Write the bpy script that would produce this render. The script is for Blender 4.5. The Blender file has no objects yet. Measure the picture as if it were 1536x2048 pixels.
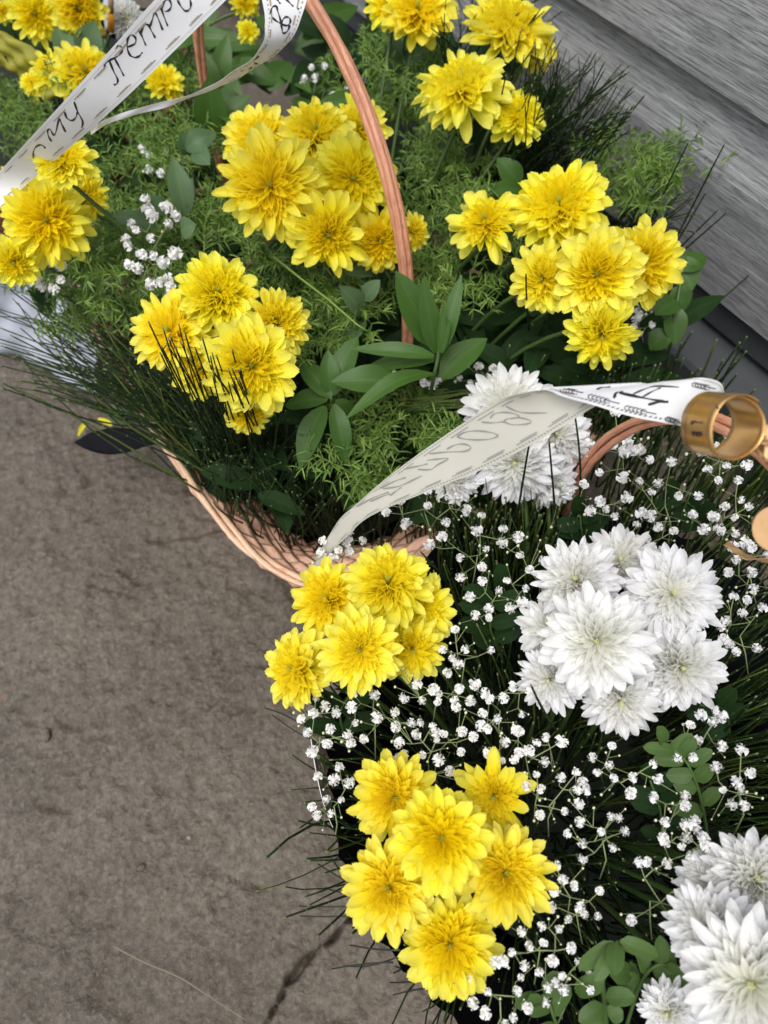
import bpy, math, random
import numpy as np
from mathutils import Vector, Matrix, Quaternion
from mathutils.bvhtree import BVHTree

random.seed(7)
rng = np.random.default_rng(7)
SC = bpy.context.scene
COL = SC.collection
V = Vector
U = random.uniform

# ------------------------------------------------------------------ camera, sky, sun, exposure
CAM_H, PITCH, FPX = 0.93, math.radians(60.4), 1479.0
cam = bpy.data.cameras.new('camera')
cam.sensor_fit = 'VERTICAL'; cam.sensor_height = 36; cam.sensor_width = 27; cam.lens = 26
cam.clip_start = 0.02; cam.clip_end = 200
cam.dof.use_dof = True; cam.dof.focus_distance = 0.60; cam.dof.aperture_fstop = 6.3
co = bpy.data.objects.new('camera', cam); COL.objects.link(co)
co.location = (0, 0, CAM_H); co.rotation_euler = (math.radians(90) - PITCH, 0, 0)
SC.camera = co

SUN_EL, SUN_AZ = 70, 215          # azimuth clockwise from +Y, an overcast sky
world = bpy.data.worlds.new('World'); SC.world = world; world.use_nodes = True
wn = world.node_tree.nodes; wl = world.node_tree.links
sky = wn.new('ShaderNodeTexSky'); sky.sky_type = 'NISHITA'; sky.sun_disc = False
sky.sun_elevation = math.radians(SUN_EL); sky.sun_rotation = math.radians(SUN_AZ)
sky.air_density = 1.0; sky.dust_density = 3.0; sky.ozone_density = 1.0
hsv = wn.new('ShaderNodeHueSaturation'); hsv.inputs['Saturation'].default_value = 0.25
wl.new(sky.outputs[0], hsv.inputs['Color']); wl.new(hsv.outputs[0], wn['Background'].inputs[0])
wn['Background'].inputs[1].default_value = 0.15
sun = bpy.data.lights.new('sun', 'SUN'); sun.energy = 1.0; sun.angle = math.radians(34); sun.color = (1, .97, .92)
so = bpy.data.objects.new('sun', sun); COL.objects.link(so)
az, el = math.radians(SUN_AZ), math.radians(SUN_EL)
sdir = V((math.sin(az) * math.cos(el), math.cos(az) * math.cos(el), math.sin(el)))
so.rotation_mode = 'QUATERNION'; so.rotation_quaternion = sdir.to_track_quat('Z', 'Y')
so.location = (0, 0, 5)
SC.view_settings.view_transform = 'Standard'; SC.view_settings.look = 'None'
SC.view_settings.gamma = 1; SC.view_settings.exposure = 0.74
SC.view_settings.use_curve_mapping = False
SC.cycles.max_bounces = 8; SC.cycles.diffuse_bounces = 5; SC.cycles.transparent_max_bounces = 8; SC.cycles.glossy_bounces = 2

# ------------------------------------------------------------------ where a thing stands: bearing from the viewpoint + its height
C0 = V((0, 0, CAM_H)); RT = V((1, 0, 0))
FW = V((0, math.cos(PITCH), -math.sin(PITCH))); UP = V((0, math.sin(PITCH), math.cos(PITCH)))
def ray(x, y): return FW + RT * ((x - 768) / FPX) - UP * ((y - 1024) / FPX)
def pt(x, y, z):
    r = ray(x, y); return C0 + r * ((z - CAM_H) / r.z)
def depth(p): return (p - C0).dot(FW)
def mpp(p): return depth(p) / FPX            # metres for one photograph pixel there
def pix(p):
    d = p - C0; k = d.dot(FW); return 768 + FPX * d.dot(RT) / k, 1024 - FPX * d.dot(UP) / k
WD = V((-0.565, 0.825, 0)).normalized(); ND = V((0.825, 0.565, 0)).normalized()   # along the wall, into the wall
def wn_(w, n, z=0): return WD * w + ND * n + V((0, 0, z))

# ------------------------------------------------------------------ materials
MATS = {}
class NT:
    def __init__(s, name):
        s.m = bpy.data.materials.new(name); s.m.use_nodes = True
        s.t = s.m.node_tree; s.n = s.t.nodes; s.b = s.n['Principled BSDF']; s.out = s.n['Material Output']; MATS[name] = s.m
    def a(s, t, **k):
        o = s.n.new(t)
        for q, v in k.items():
            if q in o.inputs: o.inputs[q].default_value = v
            else: setattr(o, q, v)
        return o
    def l(s, a, b): s.t.links.new(a, b)
    def set(s, **k):
        for q, v in k.items(): s.b.inputs[q.replace('_', ' ')].default_value = v
    def ramp(s, fac, stops):
        r = s.a('ShaderNodeValToRGB'); e = r.color_ramp.elements
        while len(e) < len(stops): e.new(.5)
        for x, (p, c) in zip(e, stops): x.position = p; x.color = (*c, 1)
        s.l(fac, r.inputs[0]); return r.outputs[0]
    def mixc(s, f, a, b, mode='MIX'):
        m = s.a('ShaderNodeMix', data_type='RGBA', blend_type=mode)
        for i, v in ((0, f), (6, a), (7, b)):
            if isinstance(v, (int, float)): m.inputs[i].default_value = v
            elif isinstance(v, tuple): m.inputs[i].default_value = (*v, 1)
            else: s.l(v, m.inputs[i])
        return m.outputs[2]
    def noise(s, vec, scale, detail=4, rough=.55):
        n = s.a('ShaderNodeTexNoise', Scale=scale, Detail=detail, Roughness=rough); s.l(vec, n.inputs['Vector']); return n.outputs['Fac']
    def math(s, op, a, b=None):
        m = s.a('ShaderNodeMath', operation=op)
        for i, v in enumerate((a, b)):
            if v is None: continue
            if isinstance(v, (int, float)): m.inputs[i].default_value = v
            else: s.l(v, m.inputs[i])
        return m.outputs[0]
    def bump(s, h, strength, dist, normal=None):
        b = s.a('ShaderNodeBump', Strength=strength, Distance=dist); s.l(h, b.inputs['Height'])
        if normal is not None: s.l(normal, b.inputs['Normal'])
        return b.outputs[0]
    def attr(s, name): return s.a('ShaderNodeAttribute', attribute_name=name).outputs['Fac']
    def rand(s): return s.a('ShaderNodeObjectInfo').outputs['Random']
    def obj(s): return s.a('ShaderNodeTexCoord').outputs['Object']
    def pos(s): return s.a('ShaderNodeNewGeometry').outputs['Position']
    def translucent(s, col, f):
        t = s.a('ShaderNodeBsdfTranslucent'); mx = s.a('ShaderNodeMixShader'); mx.inputs[0].default_value = f
        if isinstance(col, tuple): t.inputs[0].default_value = (*col, 1)
        else: s.l(col, t.inputs[0])
        s.l(s.b.outputs[0], mx.inputs[1]); s.l(t.outputs[0], mx.inputs[2]); s.l(mx.outputs[0], s.out.inputs[0])

def petal_mat(name, base, mid, tip, tl):
    m = NT(name)
    c = m.ramp(m.attr('s'), [(0, base), (.5, mid), (1, tip)])
    c = m.mixc(m.math('MULTIPLY', m.rand(), .35), c, tip)
    c = m.mixc(1.0, c, m.a('ShaderNodeObjectInfo').outputs['Color'], 'MULTIPLY')     # each bloom its own shade
    st = m.math('SINE', m.math('MULTIPLY', m.attr('v'), 19.0))
    m.l(c, m.b.inputs['Base Color']); m.set(Roughness=.55)
    m.b.inputs['Specular IOR Level'].default_value = .25
    m.l(m.bump(st, .18, .0006), m.b.inputs['Normal'])
    m.translucent(c, tl)
petal_mat('yellow_petal', (.94, .80, .006), (.95, .85, .010), (.96, .90, .15), .48)
petal_mat('yellow_core', (.96, .77, .006), (.96, .81, .008), (.96, .86, .05), .55)
petal_mat('white_petal', (.90, .91, .85), (.93, .93, .93), (.93, .93, .95), .48)
petal_mat('white_core', (.90, .90, .78), (.93, .93, .90), (.93, .93, .93), .55)

def leaf_mat(name, a, b, back, rough=.42, spec=.30):
    m = NT(name)
    n = m.noise(m.obj(), 26, 4)
    c = m.mixc(n, a, b)
    rib = m.math('POWER', m.math('SUBTRACT', 1.0, m.math('ABSOLUTE', m.attr('v'))), 14.0)
    c = m.mixc(m.math('MULTIPLY', rib, .35), c, back)
    c = m.mixc(m.math('MULTIPLY', m.rand(), .45), c, a)
    m.l(c, m.b.inputs['Base Color']); m.set(Roughness=rough)
    m.b.inputs['Specular IOR Level'].default_value = spec
    st = m.math('SINE', m.math('MULTIPLY', m.attr('v'), 24.0))
    m.l(m.bump(st, .10, .0005), m.b.inputs['Normal'])
    m.translucent(c, .25)
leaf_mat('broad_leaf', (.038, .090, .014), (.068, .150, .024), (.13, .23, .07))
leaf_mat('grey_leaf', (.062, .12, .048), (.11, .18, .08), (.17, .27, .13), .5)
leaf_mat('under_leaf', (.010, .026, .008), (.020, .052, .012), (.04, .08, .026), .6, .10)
leaf_mat('small_leaf', (.05, .10, .022), (.085, .15, .035), (.13, .20, .07), .5)

m = NT('stem_green'); m.l(m.ramp(m.attr('s'), [(0, (.04, .085, .016)), (1, (.06, .11, .025))]), m.b.inputs['Base Color']); m.set(Roughness=.5)
m = NT('sprig_stem'); m.set(Base_Color=(.22, .27, .12, 1), Roughness=.6)
m = NT('fern_green')
c = m.ramp(m.attr('r'), [(0, (.048, .105, .014)), (.5, (.115, .215, .030)), (1, (.22, .33, .065))])
m.l(c, m.b.inputs['Base Color']); m.set(Roughness=.5); m.translucent(c, .2)
m = NT('broom_green')
c = m.ramp(m.attr('r'), [(0, (.007, .016, .006)), (.55, (.020, .040, .009)), (1, (.075, .105, .018))])
band = m.math('FRACT', m.math('MULTIPLY', m.attr('s'), 9.0))
c = m.mixc(m.math('GREATER_THAN', band, .965), c, (.12, .14, .06))
c = m.mixc(m.math('GREATER_THAN', m.attr('s'), .985), c, (.13, .15, .07))
m.l(c, m.b.inputs['Base Color']); m.set(Roughness=.6); m.b.inputs['Specular IOR Level'].default_value = .15
m = NT('dark_twig'); m.set(Base_Color=(.014, .02, .010, 1), Roughness=.5)
m = NT('baby_white')
c = m.mixc(m.math('MULTIPLY', m.rand(), .3), (.84, .84, .84), (.80, .76, .70))
m.l(c, m.b.inputs['Base Color']); m.set(Roughness=.6); m.translucent(c, .25)
m = NT('bud_cream'); m.set(Base_Color=(.62, .64, .42, 1), Roughness=.5)

def wicker_mat(name, a, b, d):
    m = NT(name)
    n = m.noise(m.obj(), 60, 6, .65)
    c = m.ramp(n, [(.25, d), (.5, a), (.8, b)])
    fib = m.math('SINE', m.math('ADD', m.math('MULTIPLY', m.attr('v'), 44.0), m.math('MULTIPLY', n, 14.0)))
    c = m.mixc(m.math('MULTIPLY', m.math('GREATER_THAN', fib, .80), .3), c, d)
    c = m.mixc(m.math('MULTIPLY', m.rand(), .35), c, b)
    m.l(c, m.b.inputs['Base Color']); m.set(Roughness=.48)
    m.l(m.bump(m.math('ADD', fib, m.math('MULTIPLY', n, 3.0)), .35, .0008), m.b.inputs['Normal'])
wicker_mat('wicker', (.60, .26, .15), (.68, .36, .23), (.34, .13, .07))
wicker_mat('wicker_weave', (.82, .47, .32), (.86, .58, .43), (.58, .28, .17))
wicker_mat('wicker_pale', (.66, .42, .27), (.72, .50, .36), (.42, .20, .11))
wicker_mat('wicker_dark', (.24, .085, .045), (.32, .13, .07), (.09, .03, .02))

m = NT('ribbon_white')
m.l(m.mixc(m.noise(m.pos(), 35, 3), (.70, .705, .73), (.77, .775, .79)), m.b.inputs['Base Color']); m.set(Roughness=.38)
m.l(m.bump(m.noise(m.pos(), 900, 2), .08, .0003), m.b.inputs['Normal']); m.translucent((.8, .8, .78), .18)
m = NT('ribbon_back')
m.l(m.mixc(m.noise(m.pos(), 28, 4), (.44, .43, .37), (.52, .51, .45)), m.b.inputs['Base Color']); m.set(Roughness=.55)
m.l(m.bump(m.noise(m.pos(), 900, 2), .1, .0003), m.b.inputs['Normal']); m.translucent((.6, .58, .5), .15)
m = NT('ink_black'); m.set(Base_Color=(.012, .012, .018, 1), Roughness=.45)
m = NT('ink_ghost'); m.set(Base_Color=(.22, .215, .195, 1), Roughness=.6)
m = NT('ink_brown'); m.set(Base_Color=(.30, .25, .18, 1), Roughness=.5)
m = NT('ink_pale'); m.set(Base_Color=(.56, .54, .50, 1), Roughness=.5)
m = NT('gold_satin')
m.l(m.mixc(m.noise(m.pos(), 120, 3), (.62, .36, .12), (.80, .52, .22)), m.b.inputs['Base Color']); m.set(Roughness=.26, Metallic=.85)
m.translucent((.8, .45, .12), .12)
m = NT('gold_tag')
m.l(m.mixc(m.noise(m.pos(), 200, 3), (.46, .27, .12), (.58, .36, .18)), m.b.inputs['Base Color']); m.set(Roughness=.42, Metallic=.35)
m = NT('black_film')
m.set(Base_Color=(.006, .006, .008, 1), Roughness=.55); m.b.inputs['Specular IOR Level'].default_value = .06; m.l(m.bump(m.noise(m.pos(), 45, 3), .4, .004), m.b.inputs['Normal'])
m = NT('clear_film')
tr = m.a('ShaderNodeBsdfTransparent'); gl = m.a('ShaderNodeBsdfGlossy', Roughness=.12); mx = m.a('ShaderNodeMixShader')
lw = m.a('ShaderNodeFresnel', IOR=1.5)
m.l(m.math('ADD', m.math('MULTIPLY', lw.outputs[0], .7), .05), mx.inputs[0]); m.l(tr.outputs[0], mx.inputs[1]); m.l(gl.outputs[0], mx.inputs[2])
m.l(m.bump(m.noise(m.pos(), 60, 3), .5, .003), gl.inputs['Normal']); m.l(mx.outputs[0], m.out.inputs[0])
m = NT('film_edge'); m.set(Base_Color=(.66, .67, .68, 1), Roughness=.2)
m = NT('yellow_film')
m.l(m.mixc(m.noise(m.pos(), 9, 3), (.30, .30, .03), (.48, .44, .06)), m.b.inputs['Base Color']); m.set(Roughness=.35); m.translucent((.6, .55, .06), .4)
m = NT('white_wrap')
m.l(m.mixc(m.noise(m.pos(), 14, 3), (.40, .42, .50), (.54, .56, .63)), m.b.inputs['Base Color']); m.set(Roughness=.4); m.translucent((.7, .72, .78), .25)
m = NT('foam_green'); m.l(m.mixc(m.noise(m.pos(), 300, 3), (.004, .007, .004), (.010, .016, .007)), m.b.inputs['Base Color']); m.set(Roughness=.9)
m = NT('orange_wax'); m.set(Base_Color=(.78, .33, .02, 1), Roughness=.4)
m = NT('brown_wood'); m.set(Base_Color=(.22, .13, .06, 1), Roughness=.6)
m = NT('dry_straw'); m.set(Base_Color=(.19, .16, .105, 1), Roughness=.7)
m = NT('pebble'); m.l(m.mixc(m.rand(), (.16, .12, .10), (.24, .19, .15)), m.b.inputs['Base Color']); m.set(Roughness=.55)

# wet rough concrete
m = NT('concrete'); p = m.pos()
big = m.noise(p, 5, 5, .6); mid = m.noise(p, 110, 7, .75); fine = m.noise(p, 330, 4, .7)
vo = m.a('ShaderNodeTexVoronoi', Scale=150); m.l(p, vo.inputs['Vector'])
c = m.ramp(mid, [(.30, (.064, .050, .036)), (.5, (.118, .096, .072)), (.72, (.180, .150, .117))])
c = m.mixc(m.ramp(big, [(.38, (0, 0, 0)), (.62, (1, 1, 1))]), m.mixc(1.0, c, (.66, .64, .60), 'MULTIPLY'), c)
c = m.mixc(m.ramp(fine, [(.55, (0, 0, 0)), (.75, (.6, .6, .6))]), c, (.24, .215, .185))
c = m.mixc(m.ramp(m.noise(p, 17, 2), [(.70, (0, 0, 0)), (.78, (.5, .5, .5))]), c, (.17, .085, .05))
wob = m.a('ShaderNodeTexNoise', Scale=420.0, Detail=3.0); m.l(p, wob.inputs['Vector'])
vm = m.a('ShaderNodeVectorMath', operation='MULTIPLY_ADD'); m.l(wob.outputs['Color'], vm.inputs[0]); vm.inputs[1].default_value = (.006, .006, .006); m.l(p, vm.inputs[2])
gr = m.a('ShaderNodeTexVoronoi', Scale=240.0); m.l(vm.outputs[0], gr.inputs['Vector']); sep = m.a('ShaderNodeSeparateColor'); m.l(gr.outputs['Color'], sep.inputs[0])
c = m.mixc(m.ramp(sep.outputs[0], [(.6, (0, 0, 0)), (1, (.30, .30, .30))]), c, (.23, .205, .175))
c = m.mixc(m.ramp(sep.outputs[1], [(.74, (0, 0, 0)), (1, (.45, .45, .45))]), c, (.035, .028, .022))
m.l(c, m.b.inputs['Base Color'])
m.l(m.ramp(big, [(.3, (.22, .22, .22)), (.75, (.46, .46, .46))]), m.b.inputs['Roughness'])
h = m.math('ADD', m.math('MULTIPLY', mid, .8), m.math('ADD', m.math('MULTIPLY', fine, .5), m.math('MULTIPLY', vo.outputs[0], .35)))
m.l(m.bump(h, .9, .004), m.b.inputs['Normal'])

# weathered grey wood-grain siding: grain runs along the wall
m = NT('siding'); tc = m.obj()
mp = m.a('ShaderNodeMapping'); mp.inputs['Scale'].default_value = (2.6, 95, 95); m.l(tc, mp.inputs[0])
g1 = m.noise(mp.outputs[0], 2.2, 7, .68)
mp2 = m.a('ShaderNodeMapping'); mp2.inputs['Scale'].default_value = (26, 460, 460); m.l(tc, mp2.inputs[0])
g2 = m.noise(mp2.outputs[0], 1.3, 4, .7)
bl = m.noise(tc, 7, 4)
c = m.ramp(g1, [(.30, (.12, .12, .123)), (.43, (.225, .23, .235)), (.56, (.32, .325, .33)), (.70, (.47, .475, .48))])
c = m.mixc(m.ramp(g2, [(.38, (.85, .85, .85)), (.53, (0, 0, 0))]), c, (.065, .065, .068))
c = m.mixc(m.ramp(bl, [(.4, (.25, .25, .25)), (.7, (0, 0, 0))]), c, (.20, .205, .21))
m.l(c, m.b.inputs['Base Color']); m.set(Roughness=.62)
m.l(m.bump(m.math('ADD', g1, m.math('MULTIPLY', g2, .6)), .55, .0022), m.b.inputs['Normal'])
m = NT('plinth'); n = m.noise(m.obj(), 20, 5)
m.l(m.mixc(n, (.032, .035, .04), (.06, .064, .07)), m.b.inputs['Base Color']); m.set(Roughness=.45)
m.l(m.bump(m.noise(m.obj(), 160, 4), .25, .001), m.b.inputs['Normal'])

# ------------------------------------------------------------------ mesh helpers
class MB:
    def __init__(s): s.v = []; s.f = []; s.s = []; s.w = []; s.r = []
    def add(s, v, f, ss, ww, r):
        o = len(s.v); s.v += [tuple(q) for q in v]; s.f += [tuple(i + o for i in q) for q in f]; s.s += list(ss); s.w += list(ww); s.r += [r] * len(v)
    def mesh(s, name, mat, smooth=True):
        me = bpy.data.meshes.new(name); me.from_pydata(s.v, [], s.f)
        for k, a in (('s', s.s), ('v', s.w), ('r', s.r)):
            at = me.attributes.new(k, 'FLOAT', 'POINT'); at.data.foreach_set('value', np.array(a, dtype=np.float32))
        if smooth: me.polygons.foreach_set('use_smooth', [True] * len(me.polygons))
        me.materials.append(MATS[mat]); me.update(); return me
def put(name, me, parent=None, at=None):
    """links a mesh in world coordinates; under a parent that stands (unrotated) at its own location"""
    o = bpy.data.objects.new(name, me); COL.objects.link(o)
    if parent is not None:
        o.parent = parent; o.matrix_parent_inverse = Matrix.Translation(-parent.location)
    return o
def sub(name, me, part):
    o = bpy.data.objects.new(name, me); COL.objects.link(o); o.parent = part; return o
def tag(o, label, cat=None, group=None, kind=None):
    o['label'] = label
    if cat: o['category'] = cat
    if group: o['group'] = group
    if kind: o['kind'] = kind
    return o
def thing(name, loc, label, cat, group=None):
    o = bpy.data.objects.new(name, None); COL.objects.link(o); o.location = loc; o.empty_display_size = .02
    return tag(o, label, cat, group)
def catmull(P, n):
    P = [np.array(q, float) for q in P]; out = []
    Q = [2 * P[0] - P[1]] + P + [2 * P[-1] - P[-2]]
    for i in range(1, len(Q) - 2):
        a, b, c, d = Q[i - 1:i + 3]
        for k in range(n):
            t = k / n
            out.append(.5 * (2 * b + (c - a) * t + (2 * a - 5 * b + 4 * c - d) * t * t + (3 * b - a - 3 * c + d) * t ** 3))
    out.append(P[-1]); return out
def tube(mb, P, r0, r1=None, sides=5, r=None, cap=True):
    P = [V(q) for q in P]; n = len(P); r1 = r0 if r1 is None else r1
    v = []; f = []; ss = []; ww = []; x = None
    for i, p in enumerate(P):
        d = (P[min(i + 1, n - 1)] - P[max(i - 1, 0)])
        d = d.normalized() if d.length > 1e-9 else V((0, 0, 1))
        if x is None: x = d.orthogonal().normalized()
        x = (x - d * x.dot(d)).normalized(); y = d.cross(x)
        rad = r0 + (r1 - r0) * i / (n - 1)
        for k in range(sides):
            a = 2 * math.pi * k / sides; v.append(p + (x * math.cos(a) + y * math.sin(a)) * rad)
            ss.append(i / (n - 1)); ww.append(k / sides)
    for i in range(n - 1):
        for k in range(sides):
            k2 = (k + 1) % sides; f.append((i * sides + k, i * sides + k2, (i + 1) * sides + k2, (i + 1) * sides + k))
    if cap: f.append(tuple(range(sides))[::-1]); f.append(tuple((n - 1) * sides + k for k in range(sides)))
    mb.add(v, f, ss, ww, random.random() if r is None else r)
def sheet(mb, rows, r=0):
    n, k = len(rows), len(rows[0]); v = [p for q in rows for p in q]
    f = [(i * k + j, i * k + j + 1, (i + 1) * k + j + 1, (i + 1) * k + j) for i in range(n - 1) for j in range(k - 1)]
    mb.add(v, f, [i / (n - 1) for i in range(n) for _ in range(k)], [2 * j / (k - 1) - 1 for _ in range(n) for j in range(k)], r)
def solid(mb, rows, t, closed=False):
    """a sheet with thickness t: front, back and rim"""
    n, k = len(rows), len(rows[0])
    nr = []
    for i in range(n):
        q = []
        for j in range(k):
            du = V(rows[min(i + 1, n - 1)][j]) - V(rows[max(i - 1, 0)][j]); dv = V(rows[i][min(j + 1, k - 1)]) - V(rows[i][max(j - 1, 0)])
            c = du.cross(dv); q.append(c.normalized() if c.length > 1e-12 else V((0, 0, 1)))
        nr.append(q)
    back = [[V(rows[i][j]) - nr[i][j] * t for j in range(k)] for i in range(n)]
    v = [V(p) for q in rows for p in q] + [p for q in back for p in q]; o = n * k; f = []
    for i in range(n - 1):
        for j in range(k - 1):
            a, b, c, d = i * k + j, i * k + j + 1, (i + 1) * k + j + 1, (i + 1) * k + j
            f.append((a, b, c, d)); f.append((o + d, o + c, o + b, o + a))
    ed = [i * k for i in range(n)][::-1] + [j for j in range(1, k)] + [i * k + k - 1 for i in range(1, n)] + [(n - 1) * k + j for j in range(k - 2, 0, -1)]
    for a, b in zip(ed, ed[1:] + ed[:1]): f.append((a, b, o + b, o + a)[::-1])
    s1 = [i / (n - 1) for i in range(n) for _ in range(k)]; w1 = [2 * j / (k - 1) - 1 for _ in range(n) for j in range(k)]
    mb.add(v, f, s1 + s1, w1 + w1, 0)
def vnoise(X, Y, s, seed):
    g = np.random.default_rng(seed).random((128, 128)); ca, sa = math.cos(seed * 1.9 + .5), math.sin(seed * 1.9 + .5); x = (X * ca - Y * sa) / s; y = (X * sa + Y * ca) / s
    i = np.floor(x).astype(int); j = np.floor(y).astype(int); u = x - i; w = y - j
    u = u * u * (3 - 2 * u); w = w * w * (3 - 2 * w); G = lambda a, b: g[a % 128, b % 128]
    return (G(i, j) * (1 - u) + G(i + 1, j) * u) * (1 - w) + (G(i, j + 1) * (1 - u) + G(i + 1, j + 1) * u) * w - .5

# ------------------------------------------------------------------ the ground: one sheet, fine near by
def axis(a, b, step, far):
    core = list(np.arange(a, b, step)); lo = []; hi = []; d = step * 2; x = a
    while x > -far: x -= d; lo.append(x); d *= 1.5
    d = step * 2; x = core[-1]
    while x < far: x += d; hi.append(x); d *= 1.5
    return np.array(lo[::-1] + core + hi)
gx = axis(-.66, .16, .0026, 60); gy = axis(-.17, .80, .0026, 60)
X, Y = np.meshgrid(gx, gy)
Z = .010 * vnoise(X, Y, .21, 1) + .0034 * vnoise(X, Y, .055, 2) + .0016 * vnoise(X, Y, .017, 3) + .0042 * vnoise(X, Y, .0105, 4) + .0022 * vnoise(X, Y, .0056, 6)
pits = np.clip(vnoise(X, Y, .030, 9) - .22, 0, 1); Z -= pits * .022
crack = [pt(x, y, 0) for x, y in ((800, 1770), (745, 1805), (690, 1845), (662, 1880), (640, 1893), (602, 1929), (590, 1948), (569, 1970), (556, 2004), (542, 2026), (532, 2050), (515, 2110))]
joint = [pt(x, y, 0) for x, y in ((300, 1078), (368, 1071), (440, 1056), (520, 1040))]
def seg_d(line):
    D = np.full(X.shape, 9.); S = np.zeros(X.shape)
    for a, b in zip(line, line[1:]):
        dx, dy = b.x - a.x, b.y - a.y; L2 = dx * dx + dy * dy
        t = np.clip(((X - a.x) * dx + (Y - a.y) * dy) / L2, 0, 1)
        d = np.hypot(X - a.x - t * dx, Y - a.y - t * dy); sd = np.sign((X - a.x) * dy - (Y - a.y) * dx)
        S = np.where(d < D, sd, S); D = np.minimum(D, d)
    return D, S
D, S = seg_d(crack); Dw = D + .005 * vnoise(X, Y, .018, 5) + .003 * vnoise(X, Y, .007, 7)
Z -= .022 * np.exp(-(np.maximum(Dw, 0) / (.0015 + .0016 * np.clip(vnoise(X, Y, .03, 8) + .3, 0, 1))) ** 2)
Z += np.where(S < 0, -.004, 0) * np.exp(-(D / .05) ** 2)
D, S = seg_d(joint); Z -= .006 * np.exp(-(D / .005) ** 2)
fade = np.exp(-np.maximum(np.hypot(np.maximum(np.abs(X + .25) - .41, 0), np.maximum(np.abs(Y - .3) - .48, 0)) - .02, 0) / .2); Z = Z * fade
ny_, nx_ = X.shape
verts = np.stack([X, Y, Z], -1).reshape(-1, 3)
idx = np.arange(nx_ * ny_).reshape(ny_, nx_)
quads = np.stack([idx[:-1, :-1], idx[:-1, 1:], idx[1:, 1:], idx[1:, :-1]], -1).reshape(-1, 4)
me = bpy.data.meshes.new('ground')
me.vertices.add(len(verts)); me.vertices.foreach_set('co', verts.ravel().astype(np.float32))
me.loops.add(quads.size); me.loops.foreach_set('vertex_index', quads.ravel().astype(np.int32))
me.polygons.add(len(quads)); me.polygons.foreach_set('loop_start', (np.arange(len(quads)) * 4).astype(np.int32))
me.polygons.foreach_set('loop_total', np.full(len(quads), 4, np.int32))
me.polygons.foreach_set('use_smooth', [True] * len(quads)); me.materials.append(MATS['concrete']); me.update(); me.validate()
g = put('ground', me); tag(g, 'damp rough brown grey concrete paving with a dark crack', kind='structure')

# ------------------------------------------------------------------ the wall: siding boards over a dark plinth
WALL_N = .80
wall = thing('house_wall', wn_(.7, WALL_N), 'grey wood grain siding wall on a dark plinth behind the flower baskets', 'wall')
wall.rotation_euler = (0, 0, math.atan2(WD.y, WD.x))       # local x runs along the wall, local -y points into it
def board(name, prof, mat, x0=-2.2, x1=4.5):
    """prof: (out, z) outline, extruded along the wall"""
    mb = MB(); k = len(prof); v = [(x, o, z) for x in (x0, x1) for o, z in prof]
    f = [(i, (i + 1) % k, k + (i + 1) % k, k + i)[::-1] for i in range(k)] + [tuple(range(k)), tuple(range(k, 2 * k))[::-1]]
    mb.add(v, f, [0] * 2 * k, [0] * 2 * k, 0)
    o = bpy.data.objects.new(name, mb.mesh(name, mat, False)); COL.objects.link(o); o.parent = wall; return o
# outward is +y locally (towards the viewer)
z0 = .205
for i in range(9):
    a = z0 + i * .225; b = a + .219
    o = board('siding_board', [(-.02, a), (.012, a), (.016, a + .004), (.017, a + .150), (.015, a + .156), (-.001, a + .199), (-.004, b - .006), (-.004, b + .002), (-.02, b + .002)], 'siding')
    if i % 2: o.data.materials[0] = MATS['siding']
board('wall_backing', [(-.12, .0), (-.021, .0), (-.021, 2.3), (-.12, 2.3)], 'plinth')
board('plinth_ledge', [(-.0205, .150), (.055, .135), (.060, .128), (.060, .085), (-.0205, .085)], 'plinth')
board('plinth_base', [(-.0205, -.05), (.034, -.05), (.034, .0845), (-.0205, .0845)], 'plinth')
board('drip_trim', [(-.0205, .160), (.004, .160), (.004, .196), (-.0205, .196)], 'plinth')

# ------------------------------------------------------------------ baskets
def super_ring(c, aw, an, e, z, n, k=1.0):
    out = []
    for i in range(n):
        a = 2 * math.pi * i / n; cx, sx = math.cos(a), math.sin(a)
        w = aw * k * math.copysign(abs(cx) ** (2 / e), cx); q = an * k * math.copysign(abs(sx) ** (2 / e), sx)
        out.append(c + WD * w + ND * q + V((0, 0, z)))
    return out
def ring_tube(mb, P, r, sides=5):
    n = len(P); c = sum(P, V()) / n; v = []; f = []
    for i, p in enumerate(P):
        d = (P[(i + 1) % n] - P[i - 1]).normalized(); x = d.cross(V((0, 0, 1))).normalized(); y = d.cross(x)
        for k in range(sides):
            a = 2 * math.pi * k / sides; v.append(p + (x * math.cos(a) + y * math.sin(a)) * r)
    for i in range(n):
        for k in range(sides):
            i2, k2 = (i + 1) % n, (k + 1) % sides; f.append((i * sides + k, i * sides + k2, i2 * sides + k2, i2 * sides + k))
    mb.add(v, f, [8 * i / n for i in range(n) for _ in range(sides)], [k / sides for _ in range(n) for k in range(sides)], 0)
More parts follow.
